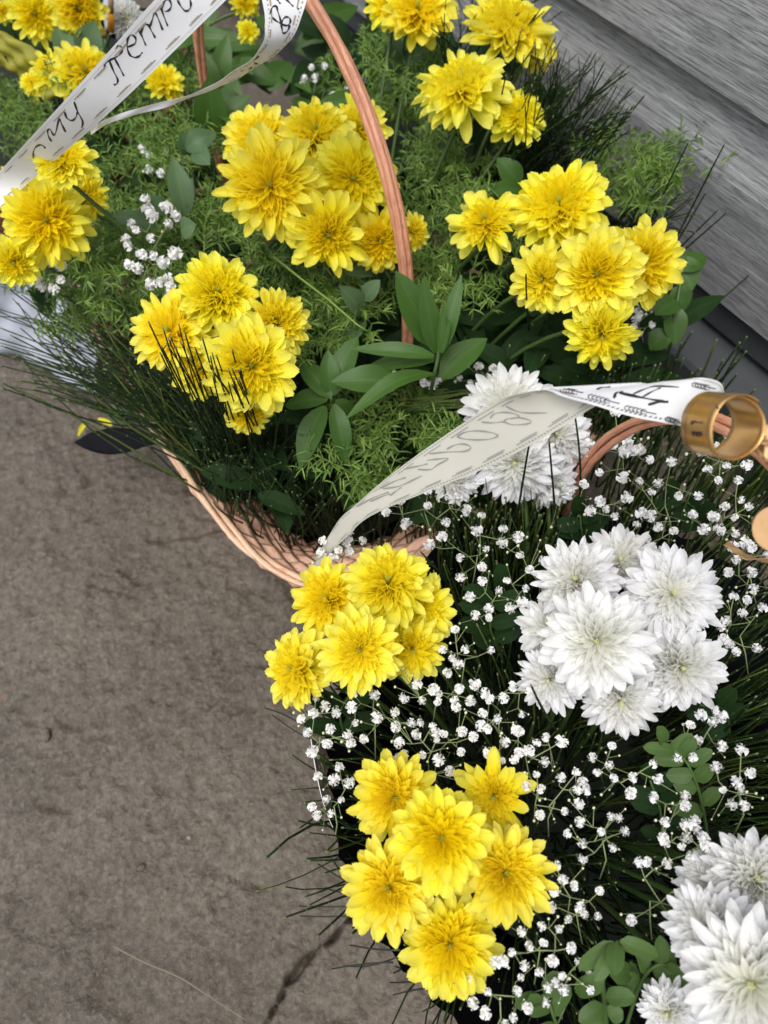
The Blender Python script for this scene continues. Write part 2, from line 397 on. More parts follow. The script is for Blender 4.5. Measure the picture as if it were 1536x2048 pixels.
def basket(c, aw, an, e, zt, label, mat, rimmat, flare=.72, rows=11, stakes=30, rr_=.0058):
    t = thing('wicker_basket', c, label, 'basket')
    N = stakes * 4; rr = zt / rows / 2 * .98
    for i in range(rows):
        z = .012 + (zt - .012) * (i + .5) / rows; k = flare + (1 - flare) * (z / zt)
        P = super_ring(c, aw, an, e, z, N, k)
        P = [p + (p - c - V((0, 0, z))).normalized() * (.0045 * math.cos(math.pi * (j / 2 + i)) + random.uniform(-.0012, .0012)) + V((0, 0, random.uniform(-.001, .001))) for j, p in enumerate(P)]
        mb = MB(); ring_tube(mb, P, rr); put('weave_strand', mb.mesh('weave_strand', mat), t)
    for i in range(stakes):
        a0 = super_ring(c, aw, an, e, .006, N, flare)[i * 4]; mb = MB()
        Q = [super_ring(c, aw, an, e, z, N, flare + (1 - flare) * (max(z, 0) / zt))[i * 4] for z in (.006, zt * .25, zt * .5, zt * .75, zt)]
        tube(mb, Q, .0036, .0032, 5); put('stake', mb.mesh('stake', mat), t)
    for s in range(3):                                      # a rim of three strands laid round each other
        P = super_ring(c, aw, an, e, zt + .006, 200, 1.0)
        P = [p + (p - c).normalized() * .006 * math.cos(j * .21 + s * 2.094 + .3 * math.sin(j * .37)) + V((0, 0, .006 * math.sin(j * .21 + s * 2.094))) for j, p in enumerate(P)]
        mb = MB(); ring_tube(mb, P, rr_)
        if s == 0: rm = put('rim', mb.mesh('rim', rimmat), t)
        else: sub('rim_strand', mb.mesh('rim_strand', rimmat), rm)
    mb = MB(); P = super_ring(c, aw, an, e, .008, 48, flare); mb.add(P + [c + V((0, 0, .008))], [(i, (i + 1) % 48, 48) for i in range(48)], [0] * 49, [0] * 49, 0)
    put('base', mb.mesh('base', mat, False), t)
    return t
def handle(t, path, r, n, mat, turns=2.2, spread=1.0):
    P = [V(q) for q in path]
    for s in range(n):
        Q = []
        for i, p in enumerate(P):
            d = (P[min(i + 1, len(P) - 1)] - P[max(i - 1, 0)]).normalized(); x = d.orthogonal().normalized(); x = d.cross(V((.825, .565, .02))).normalized(); y = d.cross(x)
            a = 2 * math.pi * (s / n + turns * i / len(P)); Q.append(p + (x * math.cos(a) * spread + y * math.sin(a)) * r * 1.12 + V((random.uniform(-1, 1), random.uniform(-1, 1), 0)) * .0003)
        mb = MB(); tube(mb, Q, r, r, 8)
        if s == 0: hd = put('handle', mb.mesh('handle', mat), t)
        else: sub('handle_strand', mb.mesh('handle_strand', mat), hd)
def liner(t, c, aw, an, e, z0, z1, k0, k1, wav, name='liner', mat='black_film', a0=0, a1=1):
    mb = MB(); N = 120; rows = []
    for i in range(5):
        u = i / 4; z = z0 + (z1 - z0) * u; R = super_ring(c, aw, an, e, z, N, k0 + (k1 - k0) * u)
        R = [p + (p - c - V((0, 0, z))).normalized() * wav * u * (math.sin(j * .9) * .6 + math.sin(j * 2.3 + 1)) + V((0, 0, wav * .8 * u * math.sin(j * 1.37))) for j, p in enumerate(R)]
        R = R[int(a0 * N):int(a1 * N) + 1]; rows.append(R + [R[0]] if a1 - a0 >= 1 else R)
    sheet(mb, rows); return put(name, mb.mesh(name, mat), t)
def foam(t, c, aw, an, e, z, k):
    P = super_ring(c, aw, an, e, z, 40, k); Q = super_ring(c, aw, an, e, .02, 40, k * .9); mb = MB()
    f = [(i, (i + 1) % 40, 80) for i in range(40)] + [(40 + i, 40 + (i + 1) % 40, (i + 1) % 40, i) for i in range(40)]
    mb.add(P + Q + [c + V((0, 0, z + .01))], f, [0] * 81, [0] * 81, 0); put('floral_foam', mb.mesh('floral_foam', 'foam_green', False), t)

cA = wn_(.615, .335); AW, AN = .345, .262
bA = basket(cA, AW, AN, 4, .19, 'oblong reddish wicker basket of yellow flowers by the wall, tall arched handle', 'wicker_weave', 'wicker_pale', flare=.58, rr_=.0038)
liner(bA, cA, AW, AN, 4, .02, .10, .55, .745, .004); foam(bA, cA, AW, AN, 4, .09, .70)
hb = pt(815, 690, .30); hc = hb + WD * .23
def arch(c, R, zb, h, n=40, e=.8):
    out = []
    for i in range(n + 1):
        a = math.pi * i / n; out.append(c - WD * R * math.cos(a) + V((0, 0, h * math.sin(a) ** e)))
    return out
path = [hb - V((0, 0, .2)), hb - V((0, 0, .1))] + arch(hc, .23, .3, .30) + [hc + WD * .23 - V((0, 0, .1)), hc + WD * .23 - V((0, 0, .2))]
handle(bA, path, .0034, 4, 'wicker', turns=.8, spread=1.15)

cB = V((.19, .14, 0)); BR = .232
bB = basket(cB, .205, .205, 2, .185, 'round wicker basket of yellow and white flowers in the foreground', 'wicker', 'wicker', flare=.75)
mb = MB(); rows = []
for z, R_ in ((.02, .135), (.08, .155), (.14, .172), (.198, .192), (.206, .206), (.235, .226), (.262, .240)):
    q = super_ring(cB, R_, R_, 2, z, 160); wv = max(0, z - .2) / .062
    q = [p + (p - cB - V((0, 0, z))).normalized() * .0028 * wv * (math.sin(j * .7) * .6 + math.sin(j * 1.9 + 1)) + V((0, 0, .004 * wv * math.sin(j * 1.1))) for j, p in enumerate(q)]
    rows.append(q + [q[0]])
sheet(mb, rows); put('liner', mb.mesh('liner', 'black_film'), bB); foam(bB, cB, .20, .20, 2, .14, .80)
pB = [(.19 + .05 * math.sin(a) ** 1.5, .14 + .245 * math.cos(a), .30 + .285 * max(math.sin(a), 0) ** .85) for a in [math.pi * i / 40 for i in range(41)]]
pB = [(.19, .385, .1), (.19, .385, .2)] + pB + [(.19, -.105, .2), (.19, -.105, .1)]
handle(bB, pB, .0032, 3, 'wicker', turns=.8, spread=1.1)

cC = wn_(1.36, .22)
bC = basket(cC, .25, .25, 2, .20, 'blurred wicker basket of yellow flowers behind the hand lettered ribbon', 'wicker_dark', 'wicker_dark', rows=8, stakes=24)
liner(bC, cC, .25, .25, 2, .05, .20, .7, .95, .004); foam(bC, cC, .25, .25, 2, .18, .8)

# clear film standing round the near basket's left side
film = thing('cellophane_wrap', cB, 'clear cellophane edge standing along the left side of the near basket', 'wrapping')
edge = [(622, 1478, .285), (628, 1520, .283), (640, 1580, .28), (655, 1630, .275), (678, 1680, .27), (705, 1725, .265)]
E1 = [pt(*q) for q in edge]; E1 = [V(q) for q in catmull(E1, 6)]
rows = [[p + (cB + V((0, 0, p.z)) - p).normalized() * (.016 * u) + V((0, 0, -.05 * u)) for u in (0, .25, .5, .75, 1)] for p in E1]
mb = MB(); sheet(mb, rows); put('film', mb.mesh('film', 'clear_film'), film)
mb = MB(); tube(mb, [p for p in E1[:22]], .0006, .0003, 4); put('film_edge', mb.mesh('film_edge', 'film_edge'), film)

# ------------------------------------------------------------------ chrysanthemums
def petal(L, W, a0, curl, cup, kind, rib=.05, twist=0, rows=(0, .22, .44, .62, .77, .89, .965, 1.0), cols=5):
    x = z = 0; ps = 0; path = []
    for s in rows:
        st = s - ps; am = math.radians(a0 + curl * (ps + s) / 2); x += math.cos(am) * st * L; z += math.sin(am) * st * L; ps = s
        path.append((x, z, math.radians(a0 + curl * s)))
    v = []; ss = []; ww = []
    for (px, pz, a), s in zip(path, rows):
        if kind == 'y':
            w = .34 + .66 * math.sin(min(s / .68, 1) * math.pi / 2) ** 1.2 if s < .68 else math.sqrt(max(1 - ((s - .68) / .335) ** 2, .02))
        else:
            w = .34 + .66 * math.sin(min(s / .60, 1) * math.pi / 2) ** 1.2 if s < .60 else math.sqrt(max(1 - ((s - .60) / .408) ** 2, .035))
        for j in range(cols):
            t = 2 * j / (cols - 1) - 1
            h = cup * W * w * t * t - rib * W * (1 if abs(abs(t) - .5) < .01 else 0) * math.sin(math.pi * min(s * 1.1, 1)) + twist * t * s * W
            adv = (-.10 if kind == 'y' else -.03) * W * t * t * (s > .9) - (.05 * L * (1 if abs(t) < .1 else 0) * (s > .99) if kind == 'y' else -.02 * L * (abs(t) < .1) * (s > .99))
            v.append((px - math.sin(a) * h + math.cos(a) * adv, t * w * W / 2 * (1 - .25 * min(cup, 1.4)), pz + math.cos(a) * h + math.sin(a) * adv)); ss.append(s); ww.append(t)
    n = len(rows)
    f = [(i * cols + j, (i + 1) * cols + j, (i + 1) * cols + j + 1, i * cols + j + 1) for i in range(n - 1) for j in range(cols - 1)]
    return v, f, ss, ww
RINGS = {'y': [(15, .10, .00, .92, .29, -8, 20), (15, .10, .035, .88, .285, 3, 18), (16, .09, .06, .80, .26, 13, 18)],
         'w': [(20, .10, .00, .90, .235, -12, 24), (20, .10, .035, .88, .23, -1, 22), (20, .09, .06, .82, .22, 10, 20)]}
# inner petals: (count, tip angle from the axis, length, width) laid so their tips fill a dome
INNER = {'y': [(16, 84, .74, .27), (16, 74, .67, .25), (16, 64, .61, .235), (15, 54, .56, .215), (13, 44, .53, .195), (11, 34, .50, .17), (8, 24, .48, .145), (5, 12, .45, .12)],
         'w': [(20, 86, .80, .225), (20, 77, .74, .22), (19, 68, .68, .21), (18, 59, .62, .20), (16, 50, .58, .19), (14, 42, .55, .18), (11, 34, .50, .17), (8, 24, .47, .145), (5, 12, .43, .12)]}
PET = {}
for kd, mat in (('y', 'yellow_petal'), ('w', 'white_petal')):
    for k, (n, r, z, L, W, a, cu) in enumerate(RINGS[kd]):
        PET[kd, k] = []
        for q in range(7):
            mb = MB(); mb.add(*petal(L * random.uniform(.9, 1.06), W * random.uniform(.88, 1.12), a + random.uniform(-5, 5), cu + random.uniform(-16, 12), random.uniform(.15, .5), kd, twist=random.uniform(-.25, .25)), random.random())
            PET[kd, k].append(mb.mesh('petal', mat))
CORE = {}
for kd, mat in (('y', 'yellow_core'), ('w', 'white_core')):
    CORE[kd] = []
    for q in range(9):
        mb = MB(); open_ = (0, 0, 5, -4, 9, 0, -6, 4, 7)[q]; messy = (.7, 1, 1.3, .8, 1.2, 1.6, 1, 1.8, 1)[q]
        for k, (n, pol, L, W) in enumerate(INNER[kd]):
            ph0 = random.random() * 6; r = .02 + .06 * pol / 80; z = .05 + .05 * math.cos(math.radians(pol))
            for i in range(n):
                el_ = (90 - pol) * .80 - open_ + random.uniform(-6, 6) * messy; cu = random.uniform(18, 50) + random.gauss(0, 7) * messy
                v, f, ss, ww = petal(L * random.uniform(.86, 1.08), W * random.uniform(.9, 1.15), el_ - cu * .45, cu, random.uniform(.35, .85), kd, rows=(0, .3, .58, .8, .93, 1.0), cols=5, twist=random.uniform(-.35, .35))
                ph = ph0 + 2 * math.pi * (i + random.uniform(-.25, .25)) / n; cph, sph = math.cos(ph), math.sin(ph)
                v = [((x + r) * cph - y * sph, (x + r) * sph + y * cph, zz + z) for x, y, zz in v]
                mb.add(v, f, [s * (1 - .06 * k) for s in ss], ww, random.random())
        CORE[kd].append(mb.mesh('inner_petals', mat))
mb = MB()
for i in range(9):
    a = i * 2.4; r = .012 * math.sqrt(i); tube(mb, [(r * math.cos(a), r * math.sin(a), .15), (r * 1.2 * math.cos(a), r * 1.2 * math.sin(a), .43 + .01 * (i % 3))], .014, .009, 5)
NT('eye_green').set(Base_Color=(.34, .36, .03, 1), Roughness=.6); NT('eye_cream').set(Base_Color=(.62, .62, .30, 1), Roughness=.6)
EYE = {'y': mb.mesh('flower_eye', 'eye_green'), 'w': mb.mesh('flower_eye', 'eye_cream')}
mb = MB(); tube(mb, [(0, 0, -.16), (0, 0, -.10), (0, 0, -.03), (0, 0, .03)], .06, .17, 8); CALYX = mb.mesh('calyx', 'stem_green')

def bloom(kd, px, py, d, ax, ay, z, label, group, root, petals=True, loose=0.0, flat=1.0):
    p = pt(px, py, z); R = d / 2 * mpp(p) * 1.11; bias = random.gauss(2, 7); flat *= random.uniform(.85, 1.1); wide = random.uniform(.88, 1.12); loose = loose or random.choice((0, 0, .03, .10))
    star = any(q in label for q in ('star', 'spidery', 'loose')); core_s = 1.0
    if star: loose = .42; R *= 1.04; core_s = .80
    if kd == 'w': flat *= 1.12
    n = ((C0 - p).normalized() + RT * ax - UP * ay).normalized()
    o = thing('chrysanthemum', p - n * R * .25, label, 'flower', group)
    o.rotation_mode = 'QUATERNION'; o.rotation_quaternion = n.to_track_quat('Z', 'Y') @ Quaternion((0, 0, 1), random.random() * 6.28); o.scale = (R, R, R * flat)
    wt = U(.98, 1); tint = (U(.98, 1), U(.975, 1.03), U(.8, 1.3), 1) if kd == 'y' else (wt, wt, wt * U(.985, 1.005), 1)
    def ch(name, me):
        c = bpy.data.objects.new(name, me); COL.objects.link(c); c.parent = o; c.color = tint; return c
    ci = ch('inner_petals', random.choice(CORE[kd])); ci['kind'] = 'stuff'; ci.scale = (core_s, core_s, core_s * random.uniform(.88, 1.08))
    ch('flower_eye', EYE[kd]); ch('calyx', CALYX)
    for k, (cnt, r, zz, L, W, a, cu) in enumerate(RINGS[kd]):
        if not petals and k == 1: continue
        ph0 = random.random() * 6
        for i in range(cnt):
            if loose and random.random() < loose: continue
            ph = ph0 + 2 * math.pi * (i + random.uniform(-.2, .2)) / cnt
            c = ch('petal', random.choice(PET[kd, k])); c.location = (r * math.cos(ph), r * math.sin(ph), zz + random.uniform(-.01, .02))
            droop = bias * (1 - .3 * k) + random.uniform(-10, 10) + (random.uniform(14, 38) if random.random() < .10 else 0)
            c.rotation_euler = (math.radians(random.uniform(-16, 16)), math.radians(droop), ph); s = random.uniform(.88, 1.08); c.scale = (s, wide * random.uniform(.85, 1.12), s)
    b = o.location - n * R * .12; mid = b.lerp(root, .45) + V((0, 0, .03)) - n * .012
    Q = [b, b - n * .02, mid, root]; iv = o.rotation_quaternion.inverted()
    S_ = [iv @ (V(q) - o.location) for q in catmull(Q, 4)]; S_ = [V((q.x / R, q.y / R, q.z / (R * flat))) for q in S_]
    mb = MB(); tube(mb, S_, .0021 / R, .0026 / R, 6); c = ch('stem', mb.mesh('stem', 'stem_green'))
    return o

rB = cB + V((0, 0, .17)); rA = cA + V((0, 0, .17)); rC = cC + V((0, 0, .18))
def root_for(px, py, z, base):
    p = pt(px, py, z); r = p.lerp(V((base.x, base.y, p.z)), .45); return V((r.x, r.y, base.z))
def cluster(kd, group, base, items, **kw):
    for px, py, d, ax, ay, z, label in items:
        bloom(kd, px, py, d, ax, ay, z, label, group, root_for(px, py, z, base), **kw)
G = 'yellow cluster at the front edge of the near basket'
cluster('y', G, rB, [
    (883, 1676, 198, .05, -.02, .420, 'topmost middle bloom of the six bloom yellow cluster nearest the viewer'),
    (790, 1596, 172, .10, .12, .385, 'upper left bloom of the six bloom yellow cluster nearest the viewer'),
    (988, 1594, 158, -.10, .25, .375, 'small loose petalled upper right bloom of the yellow cluster nearest the viewer'),
    (776, 1776, 186, -.10, .02, .395, 'left bloom of the nearest yellow cluster, hanging over the concrete'),
    (1012, 1746, 196, .12, .0, .390, 'right hand bloom of the yellow cluster nearest the viewer'),
    (900, 1892, 196, .0, .12, .372, 'lowest yellow bloom in the picture, with one long petal to its right')])
G = 'yellow cluster at the left edge of the near basket'
cluster('y', G, rB, [
    (776, 1162, 174, .0, -.5, .405, 'top bloom of the yellow cluster just below the lower end of the grey ribbon'),
    (652, 1196, 156, -.4, -.25, .385, 'upper left bloom of the yellow cluster beside the wicker rim'),
    (846, 1218, 148, .35, .0, .38, 'right bloom of the yellow cluster below the ribbon, facing the white flowers'),
    (718, 1300, 172, -.05, .1, .41, 'big middle bloom of the yellow cluster below the ribbon'),
    (826, 1300, 146, .15, .35, .372, 'lower right bloom tucked under the yellow cluster below the ribbon'),
    (586, 1338, 156, -.85, -.1, .365, 'yellow bloom turned left over the concrete, apart from its cluster')])
G = 'white cluster in the middle of the near basket'
cluster('w', G, rB, [
    (1194, 1282, 216, -.02, .08, .435, 'big central bloom of the white cluster in the near basket'),
    (1152, 1160, 172, -.15, -.25, .405, 'upper left bloom of the middle white cluster'),
    (1240, 1122, 150, .1, -.45, .385, 'rearmost bloom half hidden at the top of the middle white cluster'),
    (1346, 1186, 190, .15, -.1, .41, 'upper right bloom of the middle white cluster'),
    (1362, 1334, 174, .25, .15, .39, 'lower right bloom of the middle white cluster'),
    (1098, 1360, 132, -.25, .25, .375, 'small lower left bloom with a yellow eye in the middle white cluster'),
    (1242, 1400, 156, .05, .4, .375, 'lowest bloom of the middle white cluster'),
    (1098, 1258, 132, -.45, .0, .375, 'left side bloom half hidden in the middle white cluster')])
G = 'white cluster behind the grey ribbon'
cluster('w', G, rB, [
    (1012, 815, 176, -.1, -.35, .345, 'white bloom showing above the grey ribbon'),
    (1112, 868, 140, .15, -.05, .35, 'white bloom below the ribbon fold, beside the wicker handle'),
    (1030, 925, 168, -.1, .2, .345, 'largest white bloom hanging out below the grey ribbon'),
    (1094, 962, 116, .1, .4, .325, 'lowest small white bloom below the grey ribbon'),
    (905, 960, 96, -.3, .1, .325, 'small white bloom almost hidden under the middle of the grey ribbon')])
G = 'white cluster in the lower right corner'
cluster('w', G, rB, [
    (1504, 1970, 272, -.1, .1, .45, 'largest white bloom, cut by the lower right corner'),
    (1420, 1866, 182, -.3, .0, .425, 'white bloom on the left side of the lower right corner cluster'),
    (1514, 1762, 190, .1, -.2, .42, 'white bloom at the right edge, top of the corner cluster'),
    (1418, 1765, 136, -.2, -.3, .40, 'small flat white bloom at the upper left of the corner cluster'),
    (1336, 2026, 116, -.3, .3, .385, 'small white bloom at the bottom edge, left of the largest one')])
G = 'yellow cluster left of the tall handle'
cluster('y', G, rA, [
    (540, 370, 208, -.05, -.12, .465, 'largest yellow bloom left of the tall handle, with a green eye'),
    (517, 274, 162, -.2, -.6, .44, 'upper left bloom of the big yellow cluster by the tall handle'),
    (632, 262, 162, .0, -.65, .445, 'top middle bloom of the big yellow cluster by the tall handle'),
    (722, 254, 124, .2, -.35, .425, 'yellow bloom at the top right of the big cluster, crossed by the handle'),
    (706, 356, 176, .08, -.10, .455, 'right hand bloom of the big yellow cluster, touching the handle'),
    (657, 470, 166, .0, .05, .43, 'spidery lowest bloom of the big yellow cluster with long drooping petals'),
    (760, 482, 128, .1, .1, .41, 'small yellow bloom tucked against the left side of the tall handle'),
    (826, 466, 78, .45, .1, .405, 'small half open yellow bloom on the right side of the tall handle')])
G = 'yellow cluster above the broom stems'
cluster('y', G, rA, [
    (436, 582, 170, .05, -.45, .43, 'top bloom of the yellow cluster over the broom stems'),
    (336, 660, 168, -.35, -.3, .415, 'left bloom of the yellow cluster with dark broom tips across it'),
    (502, 732, 192, .02, .0, .44, 'largest lower bloom of the yellow cluster over the broom stems'),
    (556, 646, 136, .2, -.15, .41, 'right hand bloom of the yellow cluster over the broom stems'),
    (402, 742, 120, -.1, .3, .385, 'shaded yellow bloom behind the broom stems in the middle of its cluster'),
    (494, 832, 92, .0, .6, .365, 'tiny yellow bloom peeping out below its cluster, just above broom stems')])
G = 'yellow cluster at the left edge of the picture'
cluster('y', G, rA, [
    (92, 440, 172, -.1, -.1, .42, 'big yellow bloom at the left edge of the picture'),
    (124, 312, 128, -.25, -.75, .485, 'yellow bloom seen from the side against the lettered ribbon'),
    (172, 388, 92, .3, -.25, .405, 'small yellow bloom right of the big one at the left edge'),
    (46, 376, 104, -.2, -.4, .40, 'yellow bloom just below the lettered ribbon at the left edge'),
    (28, 525, 96, -.2, .2, .395, 'lowest yellow bloom at the left edge, above white sprigs')])
G = 'yellow cluster beside the wall'
cluster('y', G, rA, [
    (1118, 408, 192, .0, -.62, .44, 'topmost large bloom of the yellow cluster beside the wall'),
    (970, 440, 156, -.15, -.5, .425, 'star shaped yellow bloom standing left of the cluster beside the wall'),
    (1194, 548, 180, .0, .0, .44, 'middle bloom of the yellow cluster beside the wall, with green eye'),
    (1288, 526, 168, .25, -.05, .425, 'right hand yellow bloom closest to the lower siding'),
    (1084, 558, 138, -.15, .05, .42, 'left bloom of the yellow cluster beside the wall with broom tips before it'),
    (1204, 672, 140, .05, .45, .40, 'lowest bloom of the yellow cluster beside the wall, facing down')])
G = 'yellow blooms at the top edge before the wall'
cluster('y', G, rA, [
    (922, 160, 182, -.05, -.95, .445, 'broad yellow bloom between the tall handle and the wall'),
    (1036, 222, 122, .2, -.75, .42, 'smaller yellow bloom just right of and below the broad one before the wall'),
    (1022, 44, 184, .25, -.95, .445, 'yellow bloom near the top edge, closest to the siding groove'),
    (1078, 96, 84, .4, -.3, .42, 'small side bloom under the one closest to the siding groove'),
    (836, 14, 150, .05, -.7, .44, 'yellow bloom cut by the top edge right of the handle'),
    (776, 6, 96, -.2, -.5, .435, 'yellow bloom cut by the top edge, next to the handle')])
G = 'blurred yellow blooms of the far basket'
cluster('y', G, rC, [
    (70, 28, 108, -.1, -.15, .37, 'blurred yellow bloom in the top left corner'),
    (158, 18, 112, .1, -.1, .38, 'blurred yellow bloom at the top edge left of the ribbon'),
    (106, 138, 96, -.2, -.75, .36, 'blurred yellow bloom seen side on below the yellow film'),
    (172, 142, 128, .1, -.5, .37, 'yellow bloom half covered by the upper edge of the lettered ribbon'),
    (62, 164, 50, -.3, -.5, .34, 'tiny blurred pale yellow bloom left of the side on bloom'),
    (328, 158, 84, .1, -.7, .36, 'yellow bloom behind the right edge of the lettered ribbon'),
    (496, 60, 46, .0, -.4, .33, 'small yellow bud between the two ribbon tails'),
    (490, 2, 58, .1, -.4, .34, 'small yellow bloom at the top edge between the ribbon tails'),
    (4, 22, 44, -.2, -.2, .34, 'sliver of yellow bloom at the left end of the top edge')], petals=False)
bloom('w', 252, 36, 76, .2, -.2, .34, 'blurred white bloom behind the upper edge of the lettered ribbon', 'blurred white bloom', root_for(252, 36, .34, rC), petals=False)

# ------------------------------------------------------------------ broad leaves
def leaf_mesh(b, t, w, mat, bow=.10, fold=.25, roll=0.0, rows=8, shape='l'):
    b, t = V(b), V(t); d = t - b; L = d.length; dn = d.normalized()
    nh = ((C0 - b).normalized() * .6 + V((0, 0, 1)) * .5); nh = (nh - dn * nh.dot(dn)).normalized()
    nh = Quaternion(dn, roll) @ nh; side = dn.cross(nh).normalized(); R_ = []
    for i in range(rows):
        s = i / (rows - 1)
        wd = (max(math.sin(math.pi * min(s ** .85 * .97 + .03, 1)), 0) ** .8 if shape == 'l' else math.sqrt(max(1 - abs(2 * s ** .9 - 1) ** 2.6, .002))) * (w / 2) + .0006
        c = b + d * s + nh * (bow * L * math.sin(math.pi * s) * (1 - .5 * s)) + side * (roll * .05 * L * math.sin(math.pi * s))
        q = []
        for j in range(5):
            v = j / 2 - 1; q.append(c + side * (v * wd) + nh * (abs(v) * wd * fold + .05 * wd * math.sin(s * 11 + v * 3)))
        R_.append(q)
    mb = MB(); sheet(mb, R_, random.random()); return mb.mesh('leaf', mat)
def sprig(stem, leaves, mat, label, cat='leafy sprig', name='leafy_sprig', group=None, sr=.0019, shape='l', fold=.22):
    S_ = [pt(*q) for q in stem]; t = thing(name, S_[0], label, cat, group)
    mb = MB(); tube(mb, catmull(S_, 5), sr * 1.2, sr * .8, 6); put('stem', mb.mesh('stem', 'stem_green'), t)
    for L in leaves:
        bx, by, zb, tx, ty, zt, w = L[:7]; b = pt(bx, by, zb); e = pt(tx, ty, zt)
        put('leaf', leaf_mesh(b, e, w * mpp(b.lerp(e, .5)), mat, bow=L[7] if len(L) > 7 else .1, roll=L[8] if len(L) > 8 else random.uniform(-.2, .2), shape=shape, fold=fold), t)
    return t
sprig([(855, 830, .24), (866, 761, .34), (876, 714, .37), (884, 640, .40)], [
    (862, 690, .37, 791, 542, .43, 66, .06, .1), (872, 706, .37, 845, 555, .44, 40, .05), (884, 704, .38, 923, 550, .43, 32, .05), (880, 704, .38, 886, 614, .42, 15, .03),
    (884, 706, .38, 900, 640, .41, 12, .03), (868, 712, .37, 704, 698, .37, 30, .12), (868, 720, .36, 730, 737, .34, 34, .1), (866, 748, .36, 692, 838, .35, 36, .22, .3),
    (800, 764, .34, 662, 764, .35, 58, .1), (881, 756, .34, 974, 677, .36, 58, .1, -.2)], 'broad_leaf', 'upright green sprig of long leaves at the foot of the tall handle')
sprig([(690, 900, .22), (668, 830, .30), (662, 795, .33)], [
    (662, 795, .33, 598, 720, .34, 44), (664, 790, .33, 716, 672, .36, 52, .1, -.2), (660, 790, .33, 655, 700, .36, 40), (650, 812, .33, 600, 938, .30, 50, .16), (668, 808, .33, 692, 930, .29, 40, .14),
    (672, 800, .33, 706, 842, .30, 34), (655, 800, .33, 570, 812, .30, 44)], 'broad_leaf', 'star of drooping green leaves left of the upright sprig')
sprig([(720, 690, .25), (722, 630, .34), (728, 580, .36)], [(726, 628, .345, 678, 572, .385, 44), (745, 545, .37, 690, 548, .385, 30), (728, 600, .36, 760, 560, .38, 34), (722, 640, .33, 700, 690, .34, 40)], 'grey_leaf', 'grey green leaves just below the spidery yellow bloom')
sprig([(420, 520, .25), (372, 450, .36), (352, 400, .38)], [(372, 430, .37, 345, 316, .415, 48), (352, 428, .37, 272, 396, .40, 34), (312, 452, .365, 224, 430, .385, 34), (362, 462, .385, 392, 450, .395, 42), (360, 420, .37, 384, 356, .40, 36)], 'grey_leaf', 'soft green sprig above the dense white baby\'s breath on the left')
sprig([(420, 380, .25), (405, 320, .34), (385, 290, .36)], [(372, 300, .36, 432, 268, .37, 44, .25), (390, 300, .36, 420, 330, .36, 40), (380, 310, .35, 362, 262, .38, 34)], 'grey_leaf', 'curled grey green leaf left of the big yellow cluster')
sprig([(440, 330, .22), (430, 220, .33), (425, 120, .38)], [(428, 285, .32, 420, 150, .40, 66, .04), (440, 260, .33, 500, 190, .36, 46), (430, 200, .35, 395, 90, .40, 44), (434, 180, .35, 455, 70, .40, 40), (445, 230, .34, 470, 250, .36, 34)], 'broad_leaf', 'tall broad green leaves beneath the narrow white ribbon tail')
sprig([(150, 170, .22), (150, 120, .30), (160, 90, .33)], [(150, 128, .33, 112, 52, .36, 50), (170, 118, .33, 190, 42, .37, 54), (160, 120, .33, 212, 80, .35, 44)], 'grey_leaf', 'blurred grey green leaves between the yellow blooms at upper left')
sprig([(1010, 480, .24), (1005, 420, .33), (1010, 380, .35)], [(1040, 372, .36, 994, 316, .385, 46), (1046, 384, .36, 976, 382, .375, 40), (1130, 352, .37, 1182, 322, .39, 22), (1010, 400, .35, 960, 400, .36, 34)], 'broad_leaf', 'green leaves behind the topmost bloom beside the wall')
sprig([(1330, 760, .20), (1345, 660, .30), (1362, 560, .34)], [(1356, 515, .35, 1385, 580, .33, 58, .05, .1), (1360, 540, .345, 1412, 512, .35, 44), (1352, 600, .33, 1310, 630, .33, 50), (1345, 610, .32, 1350, 690, .29, 46), (1335, 660, .30, 1300, 700, .28, 44), (1348, 575, .33, 1370, 620, .31, 48)], 'broad_leaf', 'rounded green leaves next to the siding at the right of the wall cluster')
sprig([(1030, 260, .24), (1010, 170, .33), (1005, 110, .36)], [(1000, 150, .35, 1062, 96, .37, 40), (990, 140, .36, 978, 76, .38, 40), (1040, 180, .34, 1100, 200, .33, 46), (1100, 205, .32, 1130, 175, .34, 40), (1000, 200, .33, 960, 250, .33, 38)], 'under_leaf', 'shaded leaves under the blooms nearest the siding groove')
sprig([(800, 190, .22), (806, 110, .36), (812, 60, .40)], [(800, 150, .34, 770, 90, .38, 34), (806, 130, .35, 850, 95, .37, 34), (800, 170, .32, 756, 160, .34, 40), (802, 120, .36, 780, 60, .38, 26)], 'grey_leaf', 'pale green stems and leaves under the bloom cut by the top edge')
sprig([(960, 960, .20), (950, 890, .27), (960, 830, .29)], [(955, 890, .275, 1010, 840, .28, 40), (950, 900, .27, 905, 850, .28, 40), (955, 880, .275, 940, 800, .30, 34), (950, 910, .26, 980, 900, .26, 36)], 'under_leaf', 'shaded leaves between the upright sprig and the grey ribbon')
